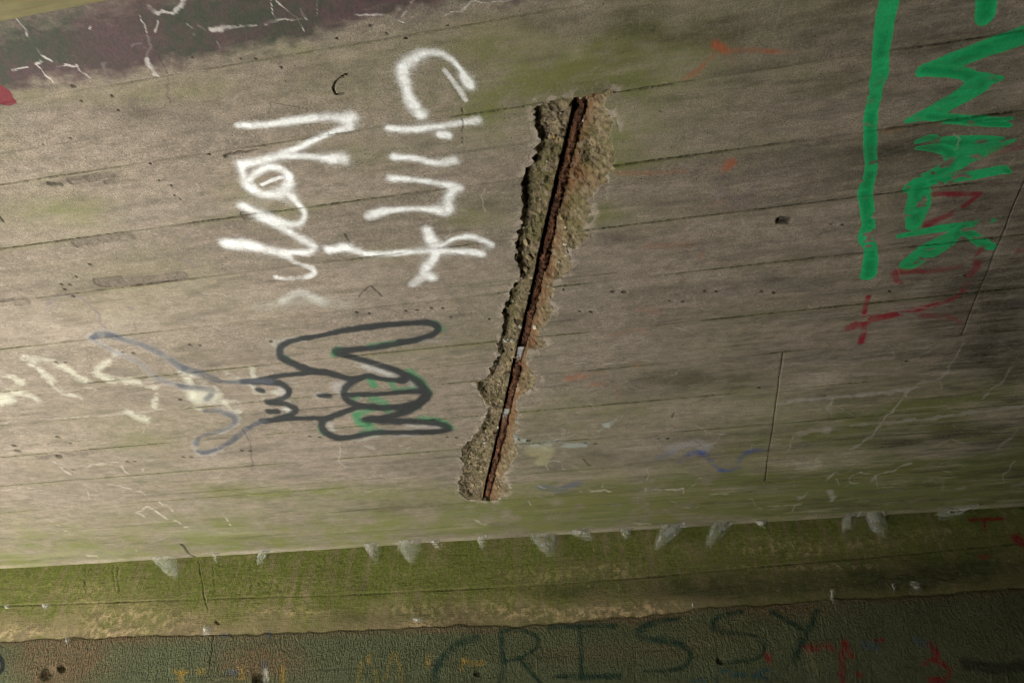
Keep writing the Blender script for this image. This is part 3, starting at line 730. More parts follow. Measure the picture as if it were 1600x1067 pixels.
def concrete_material():
    t = NT('board_marked_concrete')
    _, moss, dirt, pale, _ = t.attr('stain')
    pc, _, _, _, pa = t.attr('paint')
    _, spall, rust, tone, smoss = t.attr('broken')
    blot = t.noise(5, 6, .6, (1, 1.6, 1))
    streak = t.noise(1, 8, .70, (15, 68, 15), dist=.6)
    fine = t.noise(1, 5, .75, (55, 330, 55), loc=(3, 1, 0))
    grit = t.noise(420, 3, .6)
    speck = t.noise(160, 4, .7)
    c = t.ramp(blot, [(.3, (.245, .208, .166)), (.5, (.305, .258, .208)), (.72, (.355, .303, .250))])
    c = t.mix(t.math('MULTIPLY', t.ramp(t.noise(7, 6, .65, (1, 2.2, 1), loc=(5, 2, 1)), [(.48, 0), (.66, 1)]), .5), c, (.20, .186, .155))
    c = t.mix(t.math('MULTIPLY', t.ramp(streak, [(.34, 1), (.54, 0)]), .36), c, (.180, .152, .126))
    c = t.mix(t.math('MULTIPLY', t.ramp(streak, [(.55, 0), (.75, 1)]), .25), c, (.44, .385, .320))
    c = t.mix(t.math('MULTIPLY', t.ramp(fine, [(.38, 1), (.52, 0)]), .22), c, (.16, .138, .108))
    c = t.mix(.75, c, t.mix(1.0, c, t.ramp(tone, [(0, .55), (.5, 1.0), (1, 1.4)]), 'MULTIPLY'))
    mott = t.noise(38, 6, .7, (1, 1.5, 1), loc=(1, 7, 2))
    c = t.mix(t.math('MULTIPLY', t.ramp(mott, [(.34, 1), (.54, 0)]), .55), c, (.148, .126, .104))
    c = t.mix(t.math('MULTIPLY', t.ramp(mott, [(.52, 0), (.70, 1)]), .30), c, (.43, .375, .305))
    c = t.mix(t.math('MULTIPLY', t.ramp(grit, [(.38, 1), (.54, 0)]), .55), c, (.095, .084, .064))
    dk = t.noise(1, 7, .75, (30, 75, 30), loc=(9, 3, 0))
    c = t.mix(t.math('MULTIPLY', t.ramp(dk, [(.50, 0), (.66, 1)]), .55), c, (.132, .113, .094))
    c = t.mix(t.math('MULTIPLY', t.ramp(speck, [(.54, 0), (.66, 1)]), .35), c, (.46, .41, .345))
    mf = t.math('MULTIPLY', moss, t.ramp(t.math('ADD', t.math('MULTIPLY', streak, .45), t.math('MULTIPLY', speck, .55)), [(.32, .15), (.58, 1)]), True)
    c = t.mix(t.math('MULTIPLY', mf, .85), c, t.mix(blot, (.165, .165, .040), (.110, .150, .042)))
    pf = t.math('MULTIPLY', pale, t.ramp(t.math('ADD', t.math('MULTIPLY', fine, .5), t.math('MULTIPLY', speck, .5)), [(.36, .15), (.6, 1)]), True)
    c = t.mix(pf, c, (.44, .385, .315))
    df = t.math('MULTIPLY', dirt, t.ramp(t.math('ADD', t.math('MULTIPLY', speck, .5), t.math('MULTIPLY', fine, .5)), [(.34, .25), (.56, 1)]), True)
    c = t.mix(t.math('MULTIPLY', df, .92), c, (.045, .040, .028))
    c = t.mix(1.0, c, (1.01, .975, .95), 'MULTIPLY')
    # pin-holes
    pin = t.ramp(t.voro(90), [(.07, 1), (.13, 0)])
    pinm = t.math('MULTIPLY', pin, t.ramp(t.noise(14, 3), [(.50, 0), (.60, 1)]))
    c = t.mix(t.math('MULTIPLY', pinm, .75), c, (.03, .026, .02))
    # broken concrete: cement with aggregate, algae and rust
    ag = t.voro(170, out='Color')
    ag2 = t.n('ShaderNodeSeparateColor')
    t.put(ag2.inputs[0], ag)
    sc = t.ramp(ag2.outputs[0], [(0, (.10, .08, .055)), (.4, (.22, .18, .135)), (.75, (.29, .24, .18)), (.93, (.34, .27, .17)), (1, (.48, .42, .33))])
    sc = t.mix(.5, sc, t.ramp(t.noise(60, 6, .7), [(.3, (.09, .074, .05)), (.7, (.36, .30, .23))]))
    sg = t.math('MULTIPLY', smoss, t.ramp(t.noise(45, 5, .65), [(.36, 0), (.58, 1)]), True)
    sc = t.mix(t.math('MULTIPLY', sg, .8), sc, (.115, .115, .04))
    rf = t.math('MULTIPLY', rust, t.ramp(t.noise(90, 5, .7), [(.3, .2), (.6, 1)]), True)
    sc = t.mix(t.math('MULTIPLY', rf, .85), sc, t.mix(t.noise(140, 3), (.11, .042, .02), (.30, .125, .05)))
    crag = t.noise(110, 6, .75)
    sc = t.mix(t.math('MULTIPLY', t.ramp(crag, [(.38, 1), (.52, 0)]), .7), sc, (.05, .042, .028))
    st = t.voro(62, out='Color')
    st2 = t.n('ShaderNodeSeparateColor')
    t.put(st2.inputs[0], st)
    sc = t.mix(t.math('MULTIPLY', t.ramp(st2.outputs[1], [(.66, 0), (.70, 1)]), t.ramp(t.voro(62), [(.30, .75), (.48, 0)])), sc, t.ramp(st2.outputs[2], [(0, (.20, .155, .10)), (.5, (.34, .27, .17)), (1, (.24, .22, .19))]))
    sc = t.mix(1.0, sc, (1.0, .94, .84), 'MULTIPLY')
    c = t.mix(spall, c, sc)
    # paint skin, thinner and speckled at its fringe
    wear = t.math('ADD', t.math('MULTIPLY', grit, .45), t.math('MULTIPLY', t.noise(1, 5, .7, (60, 240, 60)), .55))
    k = t.math('ADD', pa, t.math('MULTIPLY', t.math('SUBTRACT', wear, .5), .75))
    k2 = t.math('MULTIPLY', t.math('SUBTRACT', k, .12), 1.35, True)
    k3 = t.math('MINIMUM', k2, t.math('MULTIPLY', pa, 2.2, True))
    pcol = t.mix(.35, pc, t.mix(1.0, pc, t.ramp(speck, [(.3, .55), (.7, 1.35)]), 'MULTIPLY'))
    notsp = t.math('SUBTRACT', 1.0, spall)
    c = t.mix(t.math('MULTIPLY', k3, notsp), c, pcol)
    c = t.mix(t.math('MULTIPLY', df, .7), c, (.045, .040, .028))
    h = t.math('ADD', t.math('MULTIPLY', streak, .9), t.math('MULTIPLY', fine, .35))
    nb = t.bump(t.math('ADD', h, t.math('MULTIPLY', dk, .6)), .0018, .8)
    nb = t.bump(t.math('ADD', t.math('MULTIPLY', grit, .5), speck), .0012, .8, nb)
    return t.done(c, nb, t.math('SUBTRACT', .93, t.math('MULTIPLY', k3, .25)))


MAT = concrete_material()

# ------------------------------------------------------------------ the ceiling
def box_mesh(name, boxes, mat):
    v, f = [], []
    for x0, x1, y0, y1, z0, z1 in boxes:
        b = len(v)
        v += [(x0, y0, z0), (x1, y0, z0), (x1, y1, z0), (x0, y1, z0), (x0, y0, z1), (x1, y0, z1), (x1, y1, z1), (x0, y1, z1)]
        f += [tuple(b + i for i in q) for q in ((0, 3, 2, 1), (4, 5, 6, 7), (0, 1, 5, 4), (1, 2, 6, 5), (2, 3, 7, 6), (3, 0, 4, 7))]
    me = bpy.data.meshes.new(name)
    me.from_pydata(v, [], f)
    me.materials.append(mat)
    return me


def plain_material(name, a, b, scale, rough=.9, bumpd=.004):
    t = NT(name)
    nz = t.noise(scale, 8, .65)
    big = t.noise(scale * .12, 4, .6)
    c = t.mix(t.ramp(big, [(.35, 0), (.65, 1)]), t.ramp(nz, [(.3, a), (.7, b)]), tuple(x * .75 for x in a))
    return t.done(c, t.bump(nz, bumpd, .8), rough)


slab_mat = plain_material('cast_concrete', (.10, .093, .078), (.15, .14, .12), 14)
ceiling = link('ceiling', box_mesh('ceiling', [(XL, XR + .3, YB - .3, WALLY + .35, ZC + .09, ZC + .45), (XL, XL + .12, YB - .3, WALLY + .35, ZC + .012, ZC + .09)], slab_mat), None, kind='structure')
CLASSES = ['board', 'band', 'clint', 'norm', 'scrawl', 'doodle', 'green_bar', 'green_word', 'red_letters', 'orange_marks', 'blue_marks', 'spall']
BND = [-.62, -.49, -.36, -.23, -.10, .04, .17, .308, .447, .582, .710, .836, .963, 1.098, 1.219, 1.346, 1.475, 1.610, 1.734, 1.861, 1.955]
J1 = float(cp(np.array([1225., 1210., 1190.]), np.array([550., 650., 785.]))[:, 0].mean())
J2 = float(cp(np.array([1600., 1560., 1500.]), np.array([280., 383., 530.]))[:, 0].mean())
band_w = cp(np.array([p[0] for p in band_poly], float), np.array([p[1] for p in band_poly], float))
vein_strokes = [Stroke(cp, wander(p, r * .58, .9), r, VEIN, .85, .6, None, wob=.9, gap=.85) for p, r in veins]
blob_red = cp(np.array([-6., 8, 15, 27, 16, -6]), np.array([130., 137, 142, 161, 166, 163]))
rngb = np.random.RandomState(5)
SEAM = {}
for b in BND:
    SEAM[b] = rngb.uniform(.35, 1.0)
for b, s in ((.447, .3), (.582, .75), (.710, 1.1), (.836, .8), (.963, 1.0), (1.098, 1.15), (1.219, .95), (1.346, .95), (1.475, .95), (1.610, .85), (1.734, .45), (1.861, .45), (.308, 0), (1.955, .0)):
    SEAM[b] = s
pool = Pool()
boards = []


def board_grid(v0, v1, ua, ub, idx, first_joint, last_joint):
    vs0 = np.linspace(v0, v1, 5)
    uu = np.linspace(ua, ub, 1200)
    ok = np.zeros(len(uu), bool)
    for v in vs0:
        x, y, z = proj(uu, np.full_like(uu, v), np.full_like(uu, ZC))
        ok |= (x > -90) & (x < 1690) & (y > -90) & (y < 1150) & (z > 0)
    vm = .5 * (v0 + v1)
    if ok.any():
        a, b = uu[ok].min(), uu[ok].max()
        dist = math.sqrt(H * H + max(v0, 0.02) ** 2 + .04)
        px = F * .64
        du = 1.2 * dist / px
        dv = 1.2 * dist / px / (H / dist)
        us = span(a, b, du)
        if v1 > SP_BOX[2] and v0 < SP_BOX[3]:
            lo, hi = max(a, bar_u(vm) - .13), min(b, bar_u(vm) + .13)
            us = np.concatenate([span(a, lo, du)[:-1], span(lo, hi, .0011)[:-1], span(hi, b, du)])
            dv = min(dv, .0019)
        if a > ua + .02:
            us = np.concatenate([span(ua, a, .25)[:-1], us])
        if b < ub - .02:
            us = np.concatenate([us, span(b, ub, .25)[1:]])
    else:
        us = span(ua, ub, .2)
        dv = .03
    vs = np.unique(np.concatenate([span(v0, v1, dv), [v0 + k for k in (.0012, .0026, .0045)], [v1 - k for k in (.0012, .0026, .0045)]]).round(5))
    if first_joint:
        us = np.unique(np.concatenate([us, ua + np.array([.0012, .0026, .0045])]).round(5))
    if last_joint:
        us = np.unique(np.concatenate([us, ub - np.array([.0012, .0026, .0045])]).round(5))
    nu, nv = len(us), len(vs)
    U, V = np.meshgrid(us, vs, indexing='ij')
    U, V = U.ravel(), V.ravel()
    rs = np.random.RandomState(100 + idx)
    moss, dirt, pale = ceiling_fields(U, V)
    # relief: board face, edges, seams
    d0, d1 = V - v0, v1 - V
    win = sstep(0, .006, np.minimum(d0, d1))
    h = win * (rs.uniform(-.0010, .0010) + (fbm(U / .30, V / .03, 3, 200 + idx) - .5) * .0016 + (V - vm) * rs.uniform(-.012, .012))
    h = h.astype(np.float64)
    for bd, dd in ((v0, d0), (v1, d1)):
        k = int(round(bd * 1000))
        on = sstep(.30, .60, fbm(U / .16, U * 0 + k, 3, 300 + k)) * SEAM[bd]
        dots = sstep(.40, .60, .55 * vnoise(U / .0047, U * 0 + k, 400 + k) + .45 * fbm(U / .019, U * 0 + k, 2, 420 + k))
        wander = (vnoise(U / .03, U * 0 + k, 500 + k) - .5) * .0016
        near = np.exp(-((dd + wander * win) / (.0009 + .0011 * vnoise(U / .012, U * 0, 440 + k))) ** 2)
        h += near * (.0007 + .0030 * on * (.35 + .65 * dots))
        dirt = dirt + .58 * near * np.clip(.14 + 1.1 * on * (.28 + .72 * dots), 0, 1.1) * min(1, SEAM[bd] * 2)
        moss = moss + np.exp(-(dd / .008) ** 2) * on * .35
    for j, ex in ((ua, first_joint), (ub, last_joint)):
        if ex:
            near = np.exp(-((U - j + .004 * (fbm(V / .05, V * 0, 3, 615) - .5)) / .0014) ** 2)
            on = .45 + .75 * fbm(V / .03, V * 0 + idx, 3, 620)
            h += near * .0020 * on
            dirt = dirt + near * on * .4
    # faint wood lines inside the board
    for q in range(rs.randint(1, 3)):
        vq = rs.uniform(v0 + .015, v1 - .015)
        c0 = rs.uniform(-1.6, 1.6)
        ln = rs.uniform(.15, .6)
        near = np.exp(-((V - vq - .004 * (fbm(U / .3, U * 0, 2, 640 + q) - .5)) / .0014) ** 2) * sstep(ln, ln * .6, np.abs(U - c0))
        dirt = dirt + near * rs.uniform(.15, .55) * (.4 + .8 * vnoise(U / .01, U * 0, 660 + q))
        h += near * .0008
    for s, dep, dk in CRACK:
        i, a, _ = s.alpha(U, V)
        if a is not None:
            h[i] += a * dep
            dirt[i] += a * dk
    for s in ROUGH:
        i, a, _ = s.alpha(U, V)
        if a is not None:
            rg = fbm(U[i] / .006, V[i] / .010, 3, 700)
            h[i] += a * (.0012 + .0016 * rg)
            dirt[i] += a * (.17 + .14 * sstep(.55, .35, rg))
            moss[i] *= 1 - a
            pale[i] *= 1 - a
    # broken-out part
    spall = np.zeros(len(U), np.float32)
    rust = np.zeros_like(spall)
    smoss = np.zeros_like(spall)
    i = np.nonzero((U > SP_BOX[0]) & (U < SP_BOX[1]) & (V > SP_BOX[2]) & (V < SP_BOX[3]))[0]
    if len(i):
        d, ins, ru, de = spall_depth(U[i], V[i])
        ring = sstep(-.020, -.002, de) * sstep(.46, .62, fbm(U[i] / .014, V[i] / .014, 4, 85)) * ~ins
        pale[i] += ring * .9
        moss[i] *= 1 - .7 * ring
        h[i] += ring * .0012
        h[i] = np.where(ins, d, h[i])
        spall[i] = ins
        rust[i] = np.clip(ru, 0, 1)
        dirt[i] = np.where(ins, 0, dirt[i])
        smoss[i] = ins * np.clip(.5 + blobs([(905, 240, 30, 40, .9), (850, 300, 24, 70, .5), (830, 380, 20, 60, .4), (885, 330, 30, 40, .6), (790, 600, 20, 60, .25), (750, 700, 16, 40, .3), (800, 480, 16, 40, .5)], cp, U[i], V[i]), 0, 1)
    # paint
    n = len(U)
    C = np.zeros((n, 3), np.float32)
    A = np.zeros(n, np.float32)
    cl = np.zeros(n, np.int32)
    if v0 < .62 and v1 > .2:
        wv = V + (fbm(U / .05, V / .03, 4, 801) - .5) * .03 * sstep(.36, .42, V)
        ins = inside(band_w, U, wv)
        i = np.nonzero(ins)[0]
        if len(i):
            de = edge_dist(band_w, U[i], wv[i])
            mixn = sstep(.40, .60, fbm(U[i] / .16, V[i] / .09, 5, 803))
            mixf = sstep(.35, .65, fbm(U[i] / .012, V[i] / .012, 3, 805))
            t = np.clip(mixn * .8 + (mixf - .5) * .5, 0, 1)[:, None]
            C[i] = (1 - t) * np.array((.078, .048, .050)) + t * np.array((.044, .050, .034))
            A[i] = np.clip(sstep(0, .05, de) * .35 + .88 - .5 * fbm(U[i] / .02, V[i] / .010, 4, 807), 0, 1) * np.where(V[i] < .37, 1, sstep(0, .03, de + .03 * (fbm(U[i] / .015, V[i] / .012, 3, 808) - .5)))
            cl[i[A[i] > .14]] = 1
            j = np.nonzero(inside(blob_red, U, V))[0]
            C[j] = (.16, .022, .03)
            A[j] = .95
        C, A, _ = paint_over(U, V, vein_strokes, CLASSES, (C, A, cl.copy()))
    C, A, cl = paint_over(U, V, CEIL, CLASSES, (C, A, cl))
    # chips flaked out of the green and red paint
    g = np.nonzero((cl >= 6) & (cl <= 8))[0]
    if len(g):
        ch = sstep(.66, .70, fbm(U[g] / .022, V[g] / .012, 3, 820)) * sstep(.52, .85, V[g])
        A[g] *= 1 - .95 * ch
    tone = np.full(n, np.clip(.5 + rs.normal(0, .13), .15, .85), np.float32)
    P = np.stack([U, V, ZC + h], 1)
    N = grid_normals(P.reshape(nu, nv, 3), True).reshape(-1, 3)
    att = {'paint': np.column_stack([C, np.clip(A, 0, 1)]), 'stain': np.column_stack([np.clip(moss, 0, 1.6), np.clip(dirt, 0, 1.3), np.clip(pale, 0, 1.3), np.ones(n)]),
           'broken': np.column_stack([spall, rust, tone, smoss])}
    cl[spall > .5] = CLASSES.index('spall')
    ii = np.arange(nu * nv).reshape(nu, nv)
    fc = np.stack([ii[:-1, :-1], ii[:-1, 1:], ii[1:, 1:], ii[1:, :-1]], -1).reshape(-1, 4)
    fcl = cl[fc].max(1)
    for k in np.unique(fcl):
        key = ('board', idx) if k == 0 else CLASSES[k]
        pool.add(key, P, N, att, fc[fcl == k])
    boards.append(idx)


idx = 0
for k in range(len(BND) - 1):
    v0, v1 = BND[k], BND[k + 1]
    cuts = [XL]
    if 1.21 <= v0 < 1.72:
        cuts.append(J1)
    if .70 <= v0 < 1.2:
        cuts.append(J2)
    cuts.append(XR)
    for q in range(len(cuts) - 1):
        board_grid(v0, v1, cuts[q], cuts[q + 1], idx, q > 0, q < len(cuts) - 2)
        idx += 1
for k in boards:
    link('board_imprint', pool.mesh(('board', k), 'board_imprint', MAT), ceiling)
# the rest of the ceiling behind the camera
link('board_imprint', box_mesh('board_imprint', [(XL, XR, YB, BND[0], ZC, ZC + .05)], slab_mat), ceiling)
spalled = link('spalled_patch', pool.mesh('spall', 'spalled_patch', MAT), ceiling, label='long rough gash where the concrete has broken away')
GLAB = {'band': ('painted_band', 'purple and dark green painted band with pale cracks'), 'clint': ('graffiti', 'white spray-painted word Clint'), 'norm': ('graffiti', 'white spray-painted word Norm'),
        'scrawl': ('graffiti', 'faint pale yellow spray-painted scrawl'), 'doodle': ('graffiti', 'black spray-painted doodle of a figure with raised arms'), 'green_bar': ('graffiti', 'long wavy bright green sprayed bar'),
        'green_word': ('graffiti', 'bright green sprayed zigzag letters'), 'red_letters': ('graffiti', 'thin dark red sprayed letters and cross'), 'orange_marks': ('graffiti', 'faded orange paint marks'), 'blue_marks': ('graffiti', 'faded blue paint marks')}
for k, (nm, lb) in GLAB.items():
    if k in pool.d:
        link(nm, pool.mesh(k, nm, MAT), ceiling, label=lb)

# ------------------------------------------------------------------ shallow beam in the corner
beam_mat = NT('olive_concrete')
_n = beam_mat.noise(12, 6, .6)
_s = beam_mat.noise(1, 5, .6, (6, 90, 6))
beam_mat = beam_mat.done(beam_mat.mix(beam_mat.ramp(_s, [(.35, .7), (.6, 0)]), beam_mat.ramp(_n, [(.3, (.15, .13, .062)), (.7, (.215, .185, .095))]), (.11, .095, .05)), beam_mat.bump(_s, .002, .6))
ba, bb = cp(0., 30.), cp(150., 0.)
sl = (bb[1] - ba[1]) / (bb[0] - ba[0])
e0, e1 = ba[1] + sl * (XL - ba[0]), ba[1] + sl * (.6 - ba[0])
bm = bpy.data.meshes.new('ceiling_beam')
z0, z1 = ZC - .014, ZC + .02
bm.from_pydata([(XL, e0 - .34, z0), (.6, e1 - .34, z0), (.6, e1, z0), (XL, e0, z0), (XL, e0 - .34, z1), (.6, e1 - .34, z1), (.6, e1, z1), (XL, e0, z1)], [],
               [(0, 3, 2, 1), (4, 5, 6, 7), (0, 1, 5, 4), (1, 2, 6, 5), (2, 3, 7, 6), (3, 0, 4, 7)])
bm.materials.append(beam_mat)
beam = link('ceiling_beam', bm, None, label='olive plain concrete band beside the purple painted strip', category='beam')
md = beam.modifiers.new('bevel', 'BEVEL')
md.width, md.segments = .003, 2

# ------------------------------------------------------------------ the wall
def curve(pts):
    p = np.array(pts, float)
    w = wp(p[:, 0], p[:, 1])
    return lambda u: np.interp(u, w[:, 0], w[:, 1])


W1 = curve([(-300, 955), (0, 946), (400, 933), (540, 929), (800, 916), (1000, 902), (1200, 884), (1412, 866), (1600, 848)])
W2 = curve([(-300, 1012), (0, 1003), (200, 994), (400, 992), (560, 986), (725, 978), (800, 979), (900, 972), (1025, 962), (1112, 948), (1200, 945), (1300, 937), (1450, 931), (1600, 920)])
W3 = curve([(-300, 1090), (0, 1075), (400, 1052), (800, 1030), (1265, 1000), (1400, 992), (1600, 981)])
GRW = dict(col=(.012, .034, .020), cls='crissy', soft=.8, a=.85, wob=.5, gap=.35)
for p, r in (([(743, 996), (716, 1007), (696, 1023), (683, 1042), (679, 1062), (682, 1085)], 6), ([(784, 985), (785, 1012), (787, 1036), (782, 1068)], 4.5), ([(784, 986), (812, 983), (836, 992), (841, 1004), (832, 1018), (812, 1028), (788, 1034)], 3.2), ([(812, 1028), (828, 1048), (844, 1066), (850, 1075)], 3.6),
             ([(860, 979), (908, 978), (960, 978)], 4.5), ([(906, 984), (908, 1020), (909, 1057)], 4), ([(872, 1057), (920, 1057), (968, 1056)], 4.5), ([(1060, 967, 3.5), (1020, 972, 5), (999, 984, 6), (1001, 994, 5), (1020, 1000, 5), (1052, 1002, 6), (1072, 1012, 5), (1079, 1024, 4), (1072, 1038, 4), (1052, 1046, 3.4), (1008, 1049, 3)], 5),
             ([(1160, 955, 4), (1124, 964, 4.5), (1114, 976, 5), (1120, 986, 5), (1146, 989, 4), (1172, 992, 2.5), (1192, 1001, 3), (1194, 1016, 3.2), (1180, 1030, 3.2), (1148, 1034, 3), (1120, 1036, 2)], 4), ([(1208, 957), (1228, 970), (1250, 981)], 4), ([(1276, 955, 4), (1262, 986, 6), (1250, 1010, 7), (1240, 1032, 6)], 5)):
    ws(p, r, **GRW)
for p, r in (([(1080, 1063), (1095, 1062)], 3), ([(1100, 1058), (1102, 1068)], 2.4), ([(1118, 1058), (1120, 1070)], 2.4), ([(1145, 1055), (1165, 1054)], 4), ([(1178, 1057), (1190, 1050), (1200, 1046)], 4), ([(1182, 1055), (1200, 1062)], 3), ([(1125, 1049), (1140, 1047)], 3)):
    ws(p, r, col=(.03, .07, .075), a=.7, soft=.6, cls='crissy', wob=.4)
REDW = dict(col=(.17, .018, .016), cls='red_wall', soft=.8, a=.85, wob=.5, gap=.4)
for p, r in (([(1260, 1013), (1279, 1012)], 6), ([(1290, 1008), (1300, 1012)], 5), ([(1319, 1003), (1316, 1024), (1316, 1047), (1316, 1075)], 6), ([(1319, 1004), (1331, 1026)], 4), ([(1442, 1038), (1456, 1031), (1473, 1037), (1485, 1050), (1473, 1061), (1454, 1061)], 4.5), ([(1454, 1008), (1460, 1015), (1464, 1026)], 5.5),
             ([(1455, 1065), (1475, 1066)], 5), ([(1198, 1024), (1202, 1030)], 5), ([(1370, 1001), (1380, 1000)], 4), ([(1340, 1052), (1345, 1056)], 4), ([(1516, 812), (1540, 811), (1566, 810)], 3), ([(1538, 814), (1540, 830)], 2.5), ([(1592, 842), (1605, 850)], 9), ([(1533, 869), (1543, 868)], 4)):
    ws(p, r, **REDW)
YW = dict(col=(.36, .21, .02), cls='yellow_wall', soft=.95, a=.38, wob=.8)
for p, r in (([(272, 1050), (292, 1050)], 3.5), ([(283, 1050), (284, 1075)], 5), ([(310, 1049), (318, 1050)], 4), ([(376, 1044), (380, 1058)], 6), ([(441, 1042), (443, 1075)], 4), ([(577, 1025), (577, 1035)], 4), ([(670, 1025), (668, 1040)], 4), ([(725, 1032), (755, 1036)], 4), ([(725, 1030), (720, 1046)], 3)):
    ws(p, r, **YW)
for p in ([(617, 1018), (625, 1040), (628, 1066)], [(612, 1025), (603, 1060)], [(565, 1035), (560, 1066)], [(586, 1048), (590, 1066)]):
    ws(p, 4, col=(.20, .15, .03), cls='yellow_wall', soft=.7, a=.4)
BW = dict(col=(.045, .075, .13), soft=.9, a=.45, wob=.7, cls='blue_wall')
for p, r in (([(420, 988), (421, 995)], 4), ([(412, 1034), (414, 1044)], 4), ([(345, 993), (356, 993)], 3.5), ([(355, 1050), (370, 1049)], 4), ([(1432, 1000), (1442, 1005)], 8), ([(1350, 1008), (1368, 1010)], 7)):
    ws(p, r, **BW)
ws([(-8, 1018), (3, 1030), (4, 1045), (-6, 1056)], 3.5, col=(.012, .013, .014), a=.95, soft=.3)
ws([(1510, 1038), (1560, 1044), (1610, 1040)], 10, col=(.02, .021, .015), a=.7, soft=.5)
ws([(416, 1046, 4), (412, 1066, 6)], 5, col=(.32, .31, .27), a=.6, soft=.9, wob=.8)
ws([(1262, 1018), (1275, 1050)], 5, col=(.17, .14, .075), a=.5, soft=.7)
crack([(310, 876), (314, 895), (317, 912), (319, 930), (326, 952)], .8, .002, .4, WCRACK, wp)
crack([(335, 992), (332, 1020), (328, 1047)], 1.0, .002, .45, WCRACK, wp)
crack([(339, 971), (343, 973)], 2.6, .004, .7, WCRACK, wp)
crack([(746, 1052), (748, 1053)], 4, .006, 1, WCRACK, wp)
crack([(1124, 1033), (1126, 1034)], 3.4, .006, 1, WCRACK, wp)
for x in (130, 133, 178, 184, 279, 333, 391):
    crack([(x, 885), (x + 1, 905), (x + 3, 925)], 1.3, .0006, .3, WCRACK, wp)
for x, y, r in ((72, 1050, 10), (404, 1058, 10), (95, 1042, 5)):
    crack([(x, y), (x + 4, y + 3)], r, .010, .15, WCRACK, wp)
WCL = ['board', 'stucco', 'crissy', 'red_wall', 'yellow_wall', 'blue_wall', 'lower']


def wall_material():
    t = NT('algae_stained_wall')
    _, moss, dirt, pale, brown = t.attr('stain')
    pc, _, _, _, pa = t.attr('paint')
    _, stuc, _, _, _ = t.attr('broken')
    blot = t.noise(9, 6, .65)
    speck = t.noise(120, 5, .7)
    fleck = t.noise(55, 6, .75)
    streak = t.noise(1, 5, .65, (8, 8, 60))
    drip = t.noise(1, 5, .6, (40, 40, 4))
    c = t.ramp(blot, [(.3, (.125, .105, .062)), (.7, (.25, .205, .135))])
    mf = t.math('MULTIPLY', moss, t.ramp(t.math('ADD', t.math('MULTIPLY', fleck, .5), t.math('MULTIPLY', drip, .5)), [(.40, .12), (.56, 1)]), True)
    c = t.mix(mf, c, t.mix(t.ramp(speck, [(.35, 0), (.65, 1)]), (.072, .092, .018), (.15, .175, .042)))
    c = t.mix(t.math('MULTIPLY', dirt, t.ramp(fleck, [(.3, .5), (.55, 1)]), True), c, (.040, .043, .020))
    c = t.mix(t.math('MULTIPLY', pale, t.ramp(fleck, [(.47, 0), (.60, 1)]), True), c, (.46, .36, .24))
    fl2 = t.math('MULTIPLY', t.ramp(t.noise(95, 5, .8, loc=(4, 4, 4)), [(.60, 0), (.68, 1)]), t.ramp(t.noise(12, 4, .6, (1, 1, 2), loc=(2, 2, 2)), [(.42, 0), (.62, .8)]))
    c = t.mix(fl2, c, (.36, .28, .17))
    # rendered and painted lower coat
    sc = t.ramp(blot, [(.3, (.070, .084, .044)), (.7, (.102, .120, .070))])
    sc = t.mix(t.math('MULTIPLY', t.ramp(speck, [(.35, 1), (.6, 0)]), .5), sc, (.040, .045, .024))
    bf = t.math('MULTIPLY', brown, t.ramp(fleck, [(.36, .2), (.56, 1)]), True)
    sc = t.mix(bf, sc, t.ramp(speck, [(.3, (.07, .047, .026)), (.7, (.17, .125, .078))]))
    sc = t.mix(t.math('MULTIPLY', dirt, .8, True), sc, (.04, .036, .022))
    c = t.mix(1.0, t.mix(stuc, c, sc), (1.04, .99, .87), 'MULTIPLY')
    k = t.math('MULTIPLY', t.math('SUBTRACT', t.math('ADD', pa, t.math('MULTIPLY', t.math('SUBTRACT', speck, .5), .9)), .1), 1.25, True)
    c = t.mix(t.math('MINIMUM', k, t.math('MULTIPLY', pa, 2, True)), c, pc)
    # orange-peel render texture: short slanting ridges
    peel = t.noise(1, 2.5, .5, (140, 140, 78), dist=1.0)
    nb = t.bump(t.math('MULTIPLY', t.ramp(peel, [(.3, 0), (.7, 1)]), stuc), .0040, 1.0)
    nb = t.bump(t.math('ADD', fleck, t.math('MULTIPLY', streak, .6)), .0055, .8, nb)
    return t.done(c, nb, .88)


WMAT = wall_material()
wall = link('concrete_wall', box_mesh('concrete_wall', [(XL, XR + .3, WALLY + .03, WALLY + .35, 0, ZC + .088)], slab_mat), None,
            label='damp green stained concrete wall with peeling render, under the graffitied ceiling', category='wall')
wpool = Pool()
u0v, u1v = float(wp(-90., 1000.)[0]), float(wp(1690., 1000.)[0])
us = np.concatenate([span(XL, u0v, .15)[:-1], span(u0v, u1v, .0027)[:-1], span(u1v, XR, .15)])
wd = np.concatenate([span(-.012, .20, .0026)[:-1], span(.20, .52, .0026)[:-1], span(.52, ZC, .12)])
nu, nv = len(us), len(wd)
U, V = np.meshgrid(us, wd, indexing='ij')
U, V = U.ravel(), V.ravel()
w1, w2, w3 = W1(U), W2(U) + (fbm(U / .12, U * 0, 3, 900) - .5) * .006, W3(U)
n = fbm(U / .07, V / .05, 5, 901)
n2 = fbm(U / .20, V / .06, 4, 902)
ts = np.clip((V - w2) / .001, -1, 1) * .5 + .5
stuc = sstep(-.004, .003, V - w2 + (fbm(U / .035, V / .02, 3, 903) - .5) * .014)
